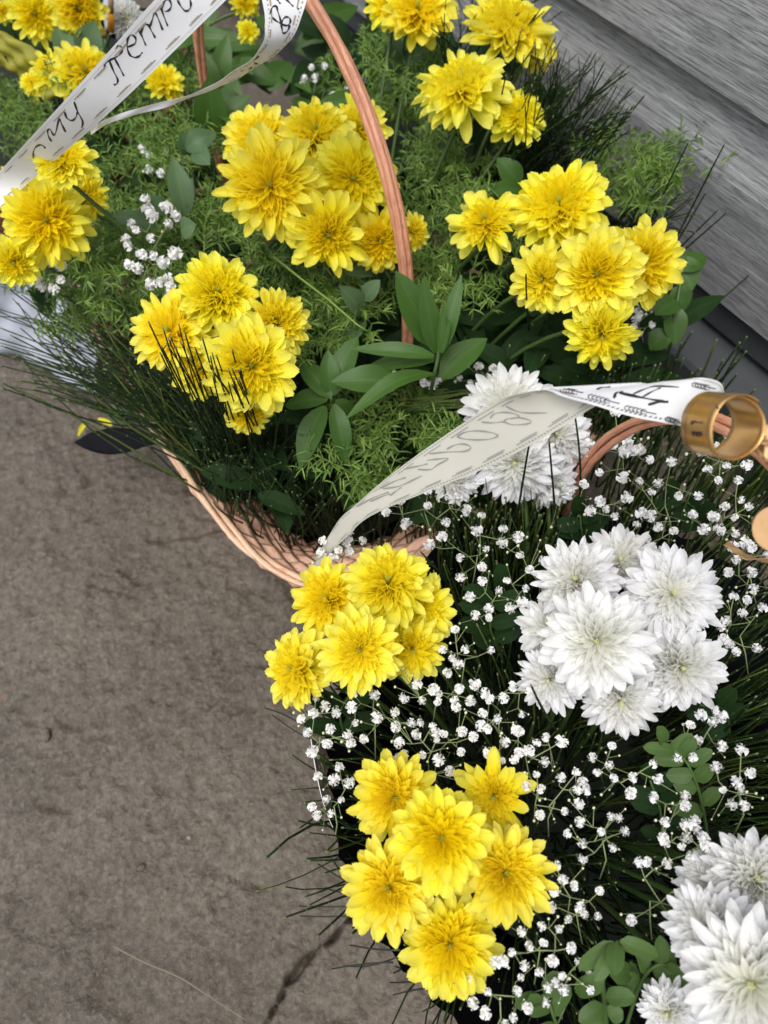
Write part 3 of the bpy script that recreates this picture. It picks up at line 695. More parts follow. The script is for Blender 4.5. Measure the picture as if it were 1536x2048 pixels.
# pinnate foliage in the near basket
def pinnate(stem, n, w, l, mat, label, z0=0):
    S_ = catmull([pt(*q) for q in stem], 6); t = thing('foliage_sprig', S_[0], label, 'leafy sprig'); mb = MB()
    tube(mb, S_, .0014, .0008, 5); put('stem', mb.mesh('stem', 'stem_green'), t); L = len(S_)
    for i in range(n):
        p = V(S_[int((.25 + .75 * i / (n - 1)) * (L - 1))]); d = (V(S_[-1]) - V(S_[0])).normalized(); k = mpp(p)
        nh = (C0 - p).normalized(); sd = d.cross(nh).normalized() * (1 if i % 2 else -1)
        dr = (sd * random.uniform(.7, 1) + d * random.uniform(.3, .8) + V((0, 0, random.uniform(-.25, .15)))).normalized()
        if i >= n - 1: dr = d
        put('leaf', leaf_mesh(p, p + dr * l * k * random.uniform(.8, 1.1), w * k * random.uniform(.85, 1.1), mat, bow=.08, shape='o', fold=.15, roll=random.uniform(-.4, .4)), t)
    return t
t = sprig([(1212, 2060, .30), (1208, 1990, .345), (1206, 1955, .37), (1236, 1884, .40)], [
    (1228, 1888, .40, 1190, 1962, .40, 27), (1233, 1886, .402, 1229, 1950, .41, 32), (1240, 1882, .402, 1316, 1912, .40, 29), (1228, 1884, .40, 1158, 1938, .385, 27), (1212, 1994, .36, 1270, 1994, .37, 31),
    (1208, 1965, .37, 1150, 1982, .355, 34), (1206, 2010, .35, 1158, 2044, .35, 30), (1216, 2030, .35, 1246, 2022, .355, 30), (1220, 1950, .37, 1262, 1940, .36, 34), (1236, 1975, .36, 1276, 1950, .36, 26), (1202, 2030, .34, 1180, 2060, .34, 28)], 'small_leaf', 'bright green sprig with rounded leaflets near the bottom edge', shape='o')
pinnate([(1250, 2060, .30), (1285, 1960, .36), (1330, 1930, .375), (1376, 1990, .36)], 9, 25, 62, 'small_leaf', 'dark arching leaflets beside the largest white bloom')
pinnate([(1130, 2090, .30), (1110, 2040, .35), (1090, 1990, .36), (1075, 2010, .36)], 6, 30, 62, 'small_leaf', 'small leaflets at the bottom edge left of the bright sprig')
pinnate([(1420, 1700, .28), (1400, 1590, .36), (1370, 1520, .38), (1330, 1490, .38)], 11, 27, 62, 'small_leaf', 'leafy sprig among white dots between both white clusters')
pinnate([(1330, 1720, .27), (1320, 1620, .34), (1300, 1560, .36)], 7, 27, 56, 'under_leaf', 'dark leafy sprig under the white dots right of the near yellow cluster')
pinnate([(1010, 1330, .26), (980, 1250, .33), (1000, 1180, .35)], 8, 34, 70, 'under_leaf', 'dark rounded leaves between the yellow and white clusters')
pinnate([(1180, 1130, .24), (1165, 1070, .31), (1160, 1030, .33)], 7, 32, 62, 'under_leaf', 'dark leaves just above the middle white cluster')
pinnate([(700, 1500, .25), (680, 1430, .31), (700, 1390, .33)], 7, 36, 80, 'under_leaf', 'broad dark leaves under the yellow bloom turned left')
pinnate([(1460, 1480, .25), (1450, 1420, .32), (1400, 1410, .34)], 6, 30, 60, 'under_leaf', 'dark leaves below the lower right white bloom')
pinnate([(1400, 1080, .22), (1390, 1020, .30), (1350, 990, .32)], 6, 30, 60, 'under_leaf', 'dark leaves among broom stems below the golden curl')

# low dark leaves that fill the far baskets
def fill(poly, n, zr, wr, lr, mat, label):
    (x0, y0, x1, y1) = poly; c = pt((x0 + x1) / 2, (y0 + y1) / 2, zr[0]); t = thing('leaf_filler', c, label, 'foliage')
    for i in range(n):
        b = pt(random.uniform(x0, x1), random.uniform(y0, y1), random.uniform(*zr)); k = mpp(b); a = random.random() * 6.28; l = random.uniform(*lr)
        e = b + V((math.cos(a) * l * k, math.sin(a) * l * k, random.uniform(-.2, .6) * l * k))
        put('leaf', leaf_mesh(b, e, random.uniform(*wr) * k, mat, bow=.15), t)
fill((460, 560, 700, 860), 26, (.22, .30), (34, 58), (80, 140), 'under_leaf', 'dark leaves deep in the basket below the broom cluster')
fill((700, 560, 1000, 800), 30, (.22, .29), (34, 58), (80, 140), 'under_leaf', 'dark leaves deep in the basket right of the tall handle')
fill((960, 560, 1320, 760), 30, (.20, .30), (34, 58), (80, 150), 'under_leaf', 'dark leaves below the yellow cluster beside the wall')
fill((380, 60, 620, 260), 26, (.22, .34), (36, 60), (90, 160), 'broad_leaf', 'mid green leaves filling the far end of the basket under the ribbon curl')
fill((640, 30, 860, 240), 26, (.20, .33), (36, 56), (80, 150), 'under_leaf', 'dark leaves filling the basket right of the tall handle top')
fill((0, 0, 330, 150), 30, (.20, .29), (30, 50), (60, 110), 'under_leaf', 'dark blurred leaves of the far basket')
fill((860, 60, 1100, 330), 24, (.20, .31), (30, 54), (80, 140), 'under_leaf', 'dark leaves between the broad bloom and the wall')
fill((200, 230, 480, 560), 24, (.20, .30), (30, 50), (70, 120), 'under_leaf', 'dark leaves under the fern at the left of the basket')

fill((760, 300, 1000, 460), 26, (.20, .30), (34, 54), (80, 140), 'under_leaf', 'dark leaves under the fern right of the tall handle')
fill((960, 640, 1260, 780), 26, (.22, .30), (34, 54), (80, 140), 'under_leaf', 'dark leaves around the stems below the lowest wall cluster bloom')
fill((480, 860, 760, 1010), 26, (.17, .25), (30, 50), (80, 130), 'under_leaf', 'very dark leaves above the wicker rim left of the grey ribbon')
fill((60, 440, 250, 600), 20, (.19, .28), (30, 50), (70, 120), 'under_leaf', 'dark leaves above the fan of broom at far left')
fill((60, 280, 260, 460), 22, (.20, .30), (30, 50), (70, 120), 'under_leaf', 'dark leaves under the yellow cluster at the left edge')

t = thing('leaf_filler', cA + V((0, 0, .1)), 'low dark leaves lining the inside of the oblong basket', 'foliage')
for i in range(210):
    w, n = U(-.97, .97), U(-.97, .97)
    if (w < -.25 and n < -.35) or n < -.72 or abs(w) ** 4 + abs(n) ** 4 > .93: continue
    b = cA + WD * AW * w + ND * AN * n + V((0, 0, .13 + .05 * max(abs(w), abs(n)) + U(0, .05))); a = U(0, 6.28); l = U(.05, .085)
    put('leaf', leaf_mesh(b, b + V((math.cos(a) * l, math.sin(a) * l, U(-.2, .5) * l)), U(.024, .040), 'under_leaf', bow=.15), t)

# ------------------------------------------------------------------ asparagus fern
def frond(mb, b, t, n, bl, nl, lift=.12):
    b, t = V(b), V(t); d = t - b; L = d.length; dn = d.normalized(); upv = (V((0, 0, 1)) + (C0 - b).normalized() * .4); upv = (upv - dn * upv.dot(dn)).normalized(); sd = dn.cross(upv)
    P = [b + d * s + upv * lift * L * math.sin(math.pi * s * .8) for s in [i / 8 for i in range(9)]]
    tube(mb, P, .0009, .0005, 4, r=random.uniform(.6, .9), cap=False)
    def needles(p, ax, k, ln):
        for _ in range(k):
            v = V((random.gauss(0, 1), random.gauss(0, 1), random.gauss(0, 1))); v = (v - ax * v.dot(ax)); v = (v.normalized() + ax * random.uniform(.2, .9)).normalized()
            l = ln * random.uniform(.6, 1.15); w = v.cross((C0 - p).normalized()); w = (w.normalized() if w.length > 1e-6 else V((1, 0, 0))) * .00080
            e = p + v * l + V((0, 0, -.12 * l)); md = p + v * l * .55 + V((0, 0, .04 * l)); h = v.cross(w).normalized() * .0004
            mb.add([p - w * .5, p + w * .5, md + w, md - w, md + h, e], [(0, 1, 4), (1, 2, 4), (3, 0, 4), (2, 5, 4), (5, 3, 4)], [0] * 6, [0] * 6, random.random())
    for i in range(n):
        s = .12 + .88 * (i + random.random() * .6) / n; p = b + d * s + upv * lift * L * math.sin(math.pi * s * .8)
        a = random.uniform(-1.2, 1.2) + (math.pi if i % 2 else 0); br = (sd * math.cos(a) + upv * math.sin(a) * .7 + dn * random.uniform(.35, .9)).normalized()
        l = bl * (1.1 - .6 * s) * random.uniform(.6, 1.2); q = p + br * l
        tube(mb, [p, p.lerp(q, .5) + V((0, 0, .004)), q], .0005, .0003, 3, r=random.uniform(.5, .9), cap=False)
        kk = max(2, int(l / .0078))
        for j in range(kk): needles(p.lerp(q, (j + 1) / kk) + V((0, 0, .003)), br, 4, nl)
    for i in range(10): needles(b + d * (i + 1) / 10 + upv * lift * L * math.sin(math.pi * (i + 1) / 10 * .8), dn, 4, nl)
def fern(box, nf, zr, lpx, label, nl=.0155, br=9, bl=.030, mat='fern_green'):
    x0, y0, x1, y1 = box; t = thing('asparagus_fern', pt((x0 + x1) / 2, (y0 + y1) / 2, zr[0]), label, 'fern')
    for i in range(round(nf * 1.45)):
        gx_ = random.uniform(x0, x1); gy_ = random.uniform(y0, y1); z = random.uniform(*zr); b = pt(gx_, gy_, z - .03); k = mpp(b)
        a = random.random() * 6.28; l = lpx * k * random.uniform(.7, 1.2); e = b + V((math.cos(a) * l, math.sin(a) * l, random.uniform(.05, .55) * l))
        mb = MB(); frond(mb, b, e, br, bl, nl); put('frond', mb.mesh('frond', mat, False), t)
    return t
fern((190, 220, 440, 360), 16, (.30, .37), 120, 'soft fern below the narrow white ribbon tail')
fern((190, 400, 420, 600), 17, (.30, .37), 110, 'fern around the dense white baby\'s breath at left')
fern((60, 540, 330, 640), 11, (.28, .34), 100, 'fern spilling left above the broom stems')
fern((60, 440, 250, 600), 14, (.27, .35), 100, 'fern under the white sprig below the big bloom at the left edge')
fern((400, 440, 560, 560), 8, (.34, .385), 90, 'bright fern tufts below the largest bloom left of the handle')
fern((540, 540, 780, 700), 15, (.31, .375), 110, 'fern in the middle of the basket left of the handle foot')
fern((810, 170, 1000, 380), 19, (.31, .38), 110, 'thick fern right of the tall handle under the broad bloom')
fern((830, 400, 1010, 620), 16, (.31, .375), 110, 'fern between the tall handle and the star shaped bloom')
fern((690, 840, 900, 960), 13, (.27, .325), 100, 'fern beside the left edge of the grey ribbon')
fern((1200, 300, 1370, 430), 11, (.33, .40), 90, 'airy fern standing up against the lower siding')
fern((700, 90, 830, 250), 9, (.31, .36), 90, 'fern behind the upper part of the tall handle')
fern((0, 180, 140, 340), 13, (.20, .28), 100, 'pale blurred fern at the left edge behind the ribbon')
fern((250, 150, 420, 260), 9, (.26, .33), 90, 'fern between the two tails of the ribbon')
t = thing('fern_stem', pt(548, 520, .37), 'long bare fern stem running down right across the green', 'fern'); mb = MB()
tube(mb, [pt(548, 514, .385), pt(600, 556, .39), pt(655, 598, .392), pt(715, 650, .385), pt(735, 662, .38)], .0013, .0009, 6, r=.8)
put('stem', mb.mesh('stem', 'fern_green'), t)

# ------------------------------------------------------------------ broom stems
def reed(mb, b, t, bend, r0=.0011, r=None, sides=4, seg=5):
    b, t = V(b), V(t); d = t - b; L = d.length; o = V((random.gauss(0, 1), random.gauss(0, 1), abs(random.gauss(0, 1)) * .6)) * bend * L
    P = [b + d * s + o * math.sin(math.pi * s) for s in [i / seg for i in range(seg + 1)]]
    tube(mb, P, r0, r0 * .62, sides, r=r)
def bunch(name, label, items, mat='broom_green'):
    mb = MB()
    for q in items: reed(mb, *q)
    o = put(name, mb.mesh(name, mat), None); return tag(o, label, 'broom', kind='stuff')
it = []
for i in range(1250):
    a = U(0, 6.283); r = .205 * math.sqrt(random.random()); b = cB + V((math.cos(a) * r * .9, math.sin(a) * r * .9, .165)); ln = U(.10, .185)
    lean = V((math.cos(a) * r * .38 + random.gauss(0, .022), math.sin(a) * r * .30 + random.gauss(0, .022), ln)); it.append((b, b + lean, .05, U(.0007, .0015), min(1, random.random() ** 1.3 * .85)))
bunch('broom_stems', 'upright dark green broom stems filling the near basket', it)
it = []
for i in range(150):
    x, y = U(870, 1090), U(1060, 1190); b = pt(x, y, .20); it.append((b, b + V((U(-.015, .015), U(-.01, .02), U(.09, .125))), .015, U(.0014, .0021), U(.35, .95)))
bunch('broom_stems', 'bright cut broom stems below the grey ribbon', it)
it = []
for i in range(170):
    x, y = U(1190, 1540), U(960, 1160); b = pt(x, y, .18); it.append((b, b + V((U(-.02, .02), U(-.01, .02), U(.09, .15))), .02, U(.0011, .0018), U(.3, .9)))
bunch('broom_stems', 'broom stems below the golden curl', it)
it = []
for i in range(170):
    u = random.random(); b = pt(U(400, 540), U(880, 1010), U(.17, .22)); ex = 40 + 500 * u + U(-60, 40); ey = 700 - 60 * u + U(-130, 110) if u < .6 else U(640, 800)
    it.append((b, pt(ex, ey, U(.25, .36)), .05, U(.0009, .0014), random.random() ** 1.3 * .9))
for i in range(80):
    b = pt(U(380, 520), U(820, 925), U(.18, .24)); it.append((b, pt(U(-40, 300), U(560, 780), U(.22, .32)), .05, U(.0009, .0013), random.random() ** 1.4 * .8))
bunch('broom_stems', 'fan of dark broom stems sweeping left over the concrete', it)
it = []
for i in range(110):
    b = pt(U(430, 620), U(900, 1040), U(.18, .22)); it.append((b, pt(U(360, 660), U(760, 940), U(.26, .33)), .05, U(.0009, .0013), random.random() * .6))
for i in range(60):
    b = pt(U(480, 700), U(940, 1080), U(.16, .20)); it.append((b, b + V((U(-.05, .05), U(-.03, .05), U(.05, .10))), .05, U(.0008, .0012), random.random() * .5))
bunch('broom_stems', 'dark broom stems over the wicker rim below the yellow cluster', it)
it = []
for i in range(30):
    u = random.random(); bx, by = 420 + 110 * u + U(-14, 14), 900 + U(-25, 20); tx, ty = 300 + 190 * u ** .8 + U(-16, 16), 655 + 90 * u + U(-35, 60)
    it.append((pt(bx, by, .27), pt(tx, ty, U(.465, .50)), .012, U(.0009, .0012), random.random() * .15))
bunch('broom_stems', 'thin dark broom tips rising in front of the yellow cluster', it, 'broom_green')
it = []
for i in range(210):
    b = pt(U(560, 900), U(930, 1110), U(.10, .16)); it.append((b, b + V((random.gauss(0, .02), random.gauss(.005, .02), U(.08, .16))), .05, U(.0008, .0014), random.random() * .55))
bunch('broom_stems', 'dark broom stems in the shade along the lower edge of the grey ribbon', it)
it = []
for i in range(130):
    ex, ey = U(1040, 1270), 0
    ey = U(40, 210) + (ex - 1040) * .35; b = pt(U(930, 1130), U(300, 470), U(.2, .28)); it.append((b, pt(ex, ey, U(.38, .50)), .03, U(.0009, .0013), random.random() * .45))
for i in range(50):
    b = pt(U(860, 980), U(120, 260), U(.2, .26)); it.append((b, pt(U(860, 1130), U(-60, 60), U(.40, .48)), .03, U(.0009, .0013), random.random() * .4))
bunch('broom_stems', 'broom stems standing against the siding near the top', it)
it = []
for i in range(46):
    b = pt(U(1180, 1320), U(440, 520), U(.22, .28)); it.append((b, pt(U(1230, 1400), U(350, 470), U(.32, .39)), .03, U(.0009, .0013), U(.2, .7)))
bunch('broom_stems', 'short broom stems behind the right hand bloom beside the wall', it)
it = []
for i in range(90):
    b = pt(U(960, 1420), U(800, 900), U(.16, .22)); it.append((b, b + V((U(-.02, .02), U(-.02, .02), U(.07, .13))), .03, U(.0012, .0019), U(.25, .85)))
for i in range(70):
    b = pt(U(1130, 1300), U(840, 960), U(.15, .20)); it.append((b, b + V((U(-.02, .02), U(-.02, .02), U(.07, .14))), .03, U(.0011, .0018), U(.1, .7)))
bunch('broom_stems', 'cut broom stems behind the ribbon at the foot of the wall', it)
it = [(pt(U(800, 850), U(800, 830), .30), pt(U(1000, 1060), 752 + i * 6 + U(-4, 4), .31), .02, U(.0014, .002), U(.5, .95)) for i in range(13)]
bunch('broom_stems', 'flat lying green broom stems behind the white bloom above the ribbon', it)
it = []
for a, b, c, d in ((690, 1778, 636, 1728), (694, 1786, 660, 1712), (700, 1800, 655, 1778), (700, 1812, 598, 1812), (756, 1925, 664, 1938), (770, 1900, 700, 1890), (830, 1960, 780, 1965), (832, 1975, 786, 1990), (810, 1950, 790, 1932), (700, 1830, 600, 1832), (590, 1460, 530, 1416), (640, 1500, 545, 1430), (770, 1912, 690, 1932)):
    it.append((pt(a + 30, b, .27), pt(c, d, .24), .03, .0010, .05))
bunch('broom_twigs', 'dark twigs poking out over the left edge of the near basket', it, 'dark_twig')
lone = [((1290, 470, .30), (1378, 572 - 290, .45), 'tall single broom stem crossing the lower siding'), ((1330, 520, .28), (1450, 286, .47), 'longest lone broom stem leaning right over the siding'),
        ((1345, 520, .26), (1455, 424, .36), 'broom stem ending lower right of the longest lone stem'), ((1340, 515, .26), (1436, 420, .35), 'thin broom stem in the fork beside the longest lone stem'),
        ((1338, 510, .26), (1412, 384, .37), 'short upright broom stem in the fork beside the wall'), ((1370, 655, .20), (1500, 548, .27), 'olive broom stem crossing the dark plinth'),
        ((1200, 320, .30), (1290, 190, .46), 'broom stem rising faintly in front of the pale siding edge'),
        ((990, 270, .36), (1012, 150, .47), 'dark broom stem in front of the smaller bloom before the wall'),
        ((1058, 660, .34), (1052, 548, .46), 'dark upright broom stem across the left bloom beside the wall'), ((1030, 1060, .30), (1062, 866, .44), 'dark broom stem across the white bloom below the ribbon'),
        ((1115, 1090, .30), (1098, 880, .43), 'second dark broom stem across the white blooms below the ribbon'), ((1160, 1000, .30), (1150, 830, .42), 'dark broom stem between white blooms and the wicker handle'),
        ((1110, 1460, .37), (1062, 1370, .44), 'dark broom tip across the small lower left white bloom')]
for b, e, lb in lone:
    mb = MB(); reed(mb, pt(*b), pt(*e), .015, .00125, .12, 5, 7); o = put('broom_stem', mb.mesh('broom_stem', 'broom_green')); tag(o, lb, 'broom', 'single broom stems')

# ------------------------------------------------------------------ baby's breath
BALL = [(0, 2, 1), (0, 3, 2), (0, 4, 3), (0, 5, 4), (0, 1, 5), (1, 2, 6), (2, 7, 6), (2, 3, 7), (3, 8, 7), (3, 4, 8), (4, 9, 8), (4, 5, 9), (5, 1, 9), (1, 6, 9), (6, 7, 10), (7, 8, 10), (8, 9, 10), (9, 6, 10)]
FLOR = []
for q in range(6):
    mb = MB()
    for i in range(15):
        zc = 1 - 1.55 * (i + .5) / 15; a = i * 2.4 + q; rr = math.sqrt(max(1 - zc * zc, 0)); c = V((rr * math.cos(a), rr * math.sin(a), zc)); x = c.orthogonal().normalized(); x = Quaternion(c, random.random() * 6) @ x; y = c.cross(x)
        w = U(.42, .62); b = c * U(.62, .82); e = c * U(.95, 1.15)
        v = [b * .5, b - x * w * .6 - y * .1, b + x * w * .6 - y * .1, e - x * w + y * U(.0, .35), e + y * U(-.1, .25) + c * U(-.1, .12), e + x * w + y * U(.0, .35)]
        mb.add(v, [(0, 1, 2), (1, 3, 4), (1, 4, 2), (2, 4, 5)], [0] * 6, [0] * 6, 0)
    cv = [(0, 0, -1), (.8, 0, -.3), (.25, .76, -.3), (-.65, .47, -.3), (-.65, -.47, -.3), (.25, -.76, -.3), (.62, .2, .55), (-.1, .62, .6), (-.6, -.1, .6), (0, -.6, .6), (0, 0, 1)]
    mb.add([tuple(.8 * c for c in q_) for q_ in cv], BALL, [0] * 11, [0] * 11, 0)
    FLOR.append(mb.mesh('floret', 'baby_white'))
mb = MB()
mb.add([(0, 0, -1), (.8, 0, -.3), (.25, .76, -.3), (-.65, .47, -.3), (-.65, -.47, -.3), (.25, -.76, -.3), (.62, .2, .55), (-.1, .62, .6), (-.6, -.1, .6), (0, -.6, .6), (0, 0, 1)],
       [(0, 2, 1), (0, 3, 2), (0, 4, 3), (0, 5, 4), (0, 1, 5), (1, 2, 6), (2, 7, 6), (2, 3, 7), (3, 8, 7), (3, 4, 8), (4, 9, 8), (4, 5, 9), (5, 1, 9), (1, 6, 9), (6, 7, 10), (7, 8, 10), (8, 9, 10), (9, 6, 10)], [0] * 11, [0] * 11, 0)
BUD = mb.mesh('bud', 'bud_cream')
ALLP = []
def gyp(cx, cy, rx, ry, n, z, label, fs=12.0, spread=.016, buds=7):
    rx, ry = rx * 1.2, ry * 1.2
    root = pt(cx + U(-20, 20), cy + ry * .8 + 40, z - .07); t = thing('babys_breath', root, label, 'baby\'s breath'); k0 = mpp(root)
    mb = MB(); hub = pt(cx, cy + ry * .3, z - .03); tube(mb, [root, root.lerp(hub, .5) + V((U(-.004, .004), 0, .004)), hub], .0007, .0006, 4)
    pts = []; tries = 0
    n = max(4, round(n * 1.12))
    while len(pts) < n and tries < 400:
        tries += 1
        if pts and random.random() < .11: q = random.choice(pts); x, y = q[0] + U(-1, 1) * fs * 1.8, q[1] + U(-1, 1) * fs * 1.8; md = fs * 1.15
        else: a = U(0, 6.283); r = math.sqrt(random.random()); x, y = cx + rx * r * math.cos(a), cy + ry * r * math.sin(a); md = fs * 2.4
        if any(math.hypot(x - q[0], y - q[1]) < (md if q in pts else fs * 2.3) for q in ALLP): continue
        pts.append((x, y)); ALLP.append((x, y))
    nodes = [hub]
    for i, (x, y) in enumerate(pts):
        p = pt(x, y, z + U(-.5, .6) * spread); k = mpp(p); nd = min(nodes, key=lambda m: (m - p).length); md = nd.lerp(p, .55) + V((U(-.002, .002), U(-.002, .002), -.003))
        tube(mb, [nd, md, p], .00055, .0004, 3, cap=False); nodes.append(md)
        o = bpy.data.objects.new('floret', random.choice(FLOR)); COL.objects.link(o); o.parent = t; o.location = p - t.location
        f = fs * k * U(.66, 1.12); o.scale = (f, f * U(.85, 1.1), f * U(.8, 1)); d = (p - md).normalized() * .5 + (C0 - p).normalized() * .7 + V((U(-.4, .4), U(-.4, .4), U(-.2, .4)))
        o.rotation_mode = 'QUATERNION'; o.rotation_quaternion = d.to_track_quat('Z', 'Y') @ Quaternion((0, 0, 1), U(0, 6))
    for i in range(buds):
        p = pt(cx + U(-1, 1) * rx, cy + U(-1, 1) * ry, z + U(-.6, .5) * spread); nd = min(nodes, key=lambda m: (m - p).length); tube(mb, [nd, p], .00035, .00025, 3, cap=False)
        o = bpy.data.objects.new('bud', BUD); COL.objects.link(o); o.parent = t; o.location = p - t.location; f = U(2.4, 4.6) * mpp(p); o.scale = (f, f, f)
    put('stem', mb.mesh('stem', 'sprig_stem'), t)
for a in [
    (690, 1092, 60, 34, 8, .375, 'white sprig between the lower ribbon end and the yellow cluster'), (850, 1010, 95, 46, 9, .355, 'white sprig under the middle of the grey ribbon'),
    (955, 1092, 85, 55, 11, .365, 'white sprig in front of the bright cut stems below the ribbon'), (1045, 1150, 55, 60, 6, .37, 'white sprig just left of the upper left bloom of the middle white cluster'),
    (1240, 890, 55, 60, 11, .36, 'white sprig between the wicker handle and the folded white ribbon'), (1180, 1010, 70, 40, 8, .355, 'white sprig at the foot of the front handle'),
    (1330, 990, 70, 60, 8, .365, 'white sprig below and left of the golden curl'), (1440, 915, 62, 40, 8, .375, 'white sprig directly below the golden curl'),
    (1290, 1068, 50, 30, 6, .37, 'white sprig close above the upper right bloom of the middle white cluster'), (1440, 1010, 60, 55, 9, .37, 'white sprig left of the round gold tag'),
    (1500, 1130, 40, 50, 7, .38, 'white sprig under the gold tag at the right edge'), (1480, 1250, 45, 60, 9, .385, 'white sprig at the right edge beside the upper right white bloom'),
    (950, 1200, 55, 50, 5, .365, 'sparse white sprig right of the top yellow bloom below the ribbon'), (930, 1300, 50, 50, 6, .37, 'white sprig right of the yellow cluster below the ribbon'),
    (880, 1372, 75, 40, 9, .375, 'white sprig just under the lower right bloom of that left edge cluster'), (1000, 1400, 60, 60, 10, .38, 'white sprig left of the small lower left white bloom'),
    (640, 1455, 52, 50, 10, .35, 'white sprig at the outer left edge below the bloom turned left'), (750, 1430, 80, 50, 9, .365, 'white sprig between the two yellow clusters, left part'),
    (870, 1470, 75, 45, 10, .375, 'white sprig between the two yellow clusters, middle part'), (1050, 1490, 75, 45, 10, .38, 'white sprig below left of the middle white cluster'),
    (668, 1590, 36, 60, 8, .335, 'white sprig hanging over the clear film edge'), (840, 1540, 70, 26, 5, .365, 'few white dots close above the nearest yellow cluster'),
    (1110, 1585, 55, 50, 10, .38, 'white sprig right of the loose petalled yellow bloom'), (1260, 1530, 80, 50, 8, .385, 'white sprig below the lowest bloom of the middle white cluster'),
    (1400, 1480, 70, 45, 8, .385, 'white sprig below the lower right bloom of the middle white cluster'), (1480, 1570, 50, 60, 7, .39, 'white sprig at the right edge above the corner cluster'),
    (1205, 1660, 60, 60, 8, .385, 'white sprig in the dark gap right of the nearest yellow cluster'), (1330, 1640, 60, 55, 7, .39, 'white sprig in the dark gap above the corner cluster'),
    (1300, 1780, 55, 60, 5, .385, 'sparse white sprig left of the corner cluster'), (1150, 1790, 55, 60, 9, .38, 'white sprig right of the right hand bloom of the nearest yellow cluster'),
    (1080, 1880, 55, 50, 10, .375, 'white sprig above the bottom leaflets, right of the lowest yellow bloom'), (1000, 1985, 85, 45, 11, .365, 'white sprig along the bottom edge below the lowest yellow bloom'),
    (1130, 1960, 45, 50, 7, .37, 'white sprig left of the bright leaflet sprig'), (1375, 1690, 40, 36, 5, .40, 'white sprig touching the small flat bloom of the corner cluster')]:
    gyp(*a, fs=10.4)
for a in [(300, 500, 48, 60, 20, .395, 'dense white sprig in the fern at the left'), (100, 535, 38, 30, 10, .36, 'white sprig below the big yellow bloom at the left edge'), (335, 330, 46, 22, 6, .345, 'blurred white sprig left of the curled grey leaf'),
          (632, 150, 28, 28, 4, .33, 'blurred white sprig between ribbon curl and tall handle'), (690, 195, 28, 16, 4, .33, 'blurred white sprig close left of the tall handle'), (860, 748, 60, 14, 6, .30, 'white dots behind the lower leaves of the upright sprig'),
          (955, 752, 40, 26, 5, .31, 'white dots right of the upright sprig'), (1280, 650, 20, 24, 5, .31, 'white sprig in the shade beside the lowest wall cluster bloom')]:
    gyp(*a, fs=11.5 if a[1] > 400 and a[0] < 400 else 8.5, buds=2)

# ------------------------------------------------------------------ ribbons
def ribbon_rows(E1, E2, n=10, k=7, wave=.0006):
    a = catmull([pt(*q) for q in E1], n); b = catmull([pt(*q) for q in E2], n); rows = []
    for i, (p, q) in enumerate(zip(a, b)):
        p, q = V(p), V(q); rows.append([p.lerp(q, j / (k - 1)) for j in range(k)])
    if wave:
        N = normals(rows); rows = [[p + m_ * wave * (math.sin(i * .23 + j * .35) + .6 * math.sin(i * .51 - j * .6)) for j, (p, m_) in enumerate(zip(a, b))] for i, (a, b) in enumerate(zip(rows, N))]
    return rows
def normals(rows):
    n, k = len(rows), len(rows[0]); out = []
    for i in range(n):
        q = []
        for j in range(k):
            c = (rows[min(i + 1, n - 1)][j] - rows[max(i - 1, 0)][j]).cross(rows[i][min(j + 1, k - 1)] - rows[i][max(j - 1, 0)]); q.append(c.normalized() if c.length > 1e-14 else V((0, 0, 1)))
        out.append(q)
    return out
def off(rows, d):
    N = normals(rows); return [[p + m_ * d for p, m_ in zip(a, b)] for a, b in zip(rows, N)]
def at(rows, u, v):
    n, k = len(rows) - 1, len(rows[0]) - 1; x = min(max(u, 0), 1) * n; y = min(max(v, 0), 1) * k; i = min(int(x), n - 1); j = min(int(y), k - 1); a = x - i; b = y - j
    return rows[i][j].lerp(rows[i][j + 1], b).lerp(rows[i + 1][j].lerp(rows[i + 1][j + 1], b), a)
def band(mb, rows, u0, u1, v0, v1, seg=4):
    sheet(mb, [[at(rows, u0 + (u1 - u0) * i / seg, v0), at(rows, u0 + (u1 - u0) * i / seg, v1)] for i in range(seg + 1)])
def write(mb, rows, strokes, w):
    """pen strokes laid on the ribbon's surface"""
    vs = [p for q in rows for p in q]; k = len(rows[0]); fs = [(i * k + j, i * k + j + 1, (i + 1) * k + j + 1, (i + 1) * k + j) for i in range(len(rows) - 1) for j in range(k - 1)]
    T = BVHTree.FromPolygons(vs, fs)
    def hit(x, y):
        d = ray(x, y).normalized(); h = T.ray_cast(C0, d)
        return (h[0] - d * .0005) if h[0] is not None else None
    for S_ in strokes:
        Q = catmull([(x, y, 0) for x, y in S_], 5) if len(S_) > 2 else [np.array((*S_[0], 0.)), (np.array((*S_[0], 0.)) + np.array((*S_[1], 0.))) / 2, np.array((*S_[1], 0.))]
        L = []
        for i, q in enumerate(Q):
            d = Q[min(i + 1, len(Q) - 1)] - Q[max(i - 1, 0)]; d = d / (np.hypot(d[0], d[1]) + 1e-9); ww = w * (.7 + .3 * math.sin(i * .7)) / 2
            L.append((hit(q[0] - d[1] * ww, q[1] + d[0] * ww), hit(q[0] + d[1] * ww, q[1] - d[0] * ww)))
        for a, b in zip(L, L[1:]):
            if None in a or None in b: continue
            mb.add([a[0], a[1], b[1], b[0]], [(0, 1, 2, 3)], [0] * 4, [0] * 4, 0)
def cs(L, s, ox, oy): return [[(ox + x / s, oy + y / s) for x, y in q] for q in L]
def letters(t, rows, L, s, ox, oy, w, mat):
    for q in L:
        mb = MB(); write(mb, rows, cs(q, s, ox, oy), w)
        if mb.v: put('letter', mb.mesh('letter', mat), t)
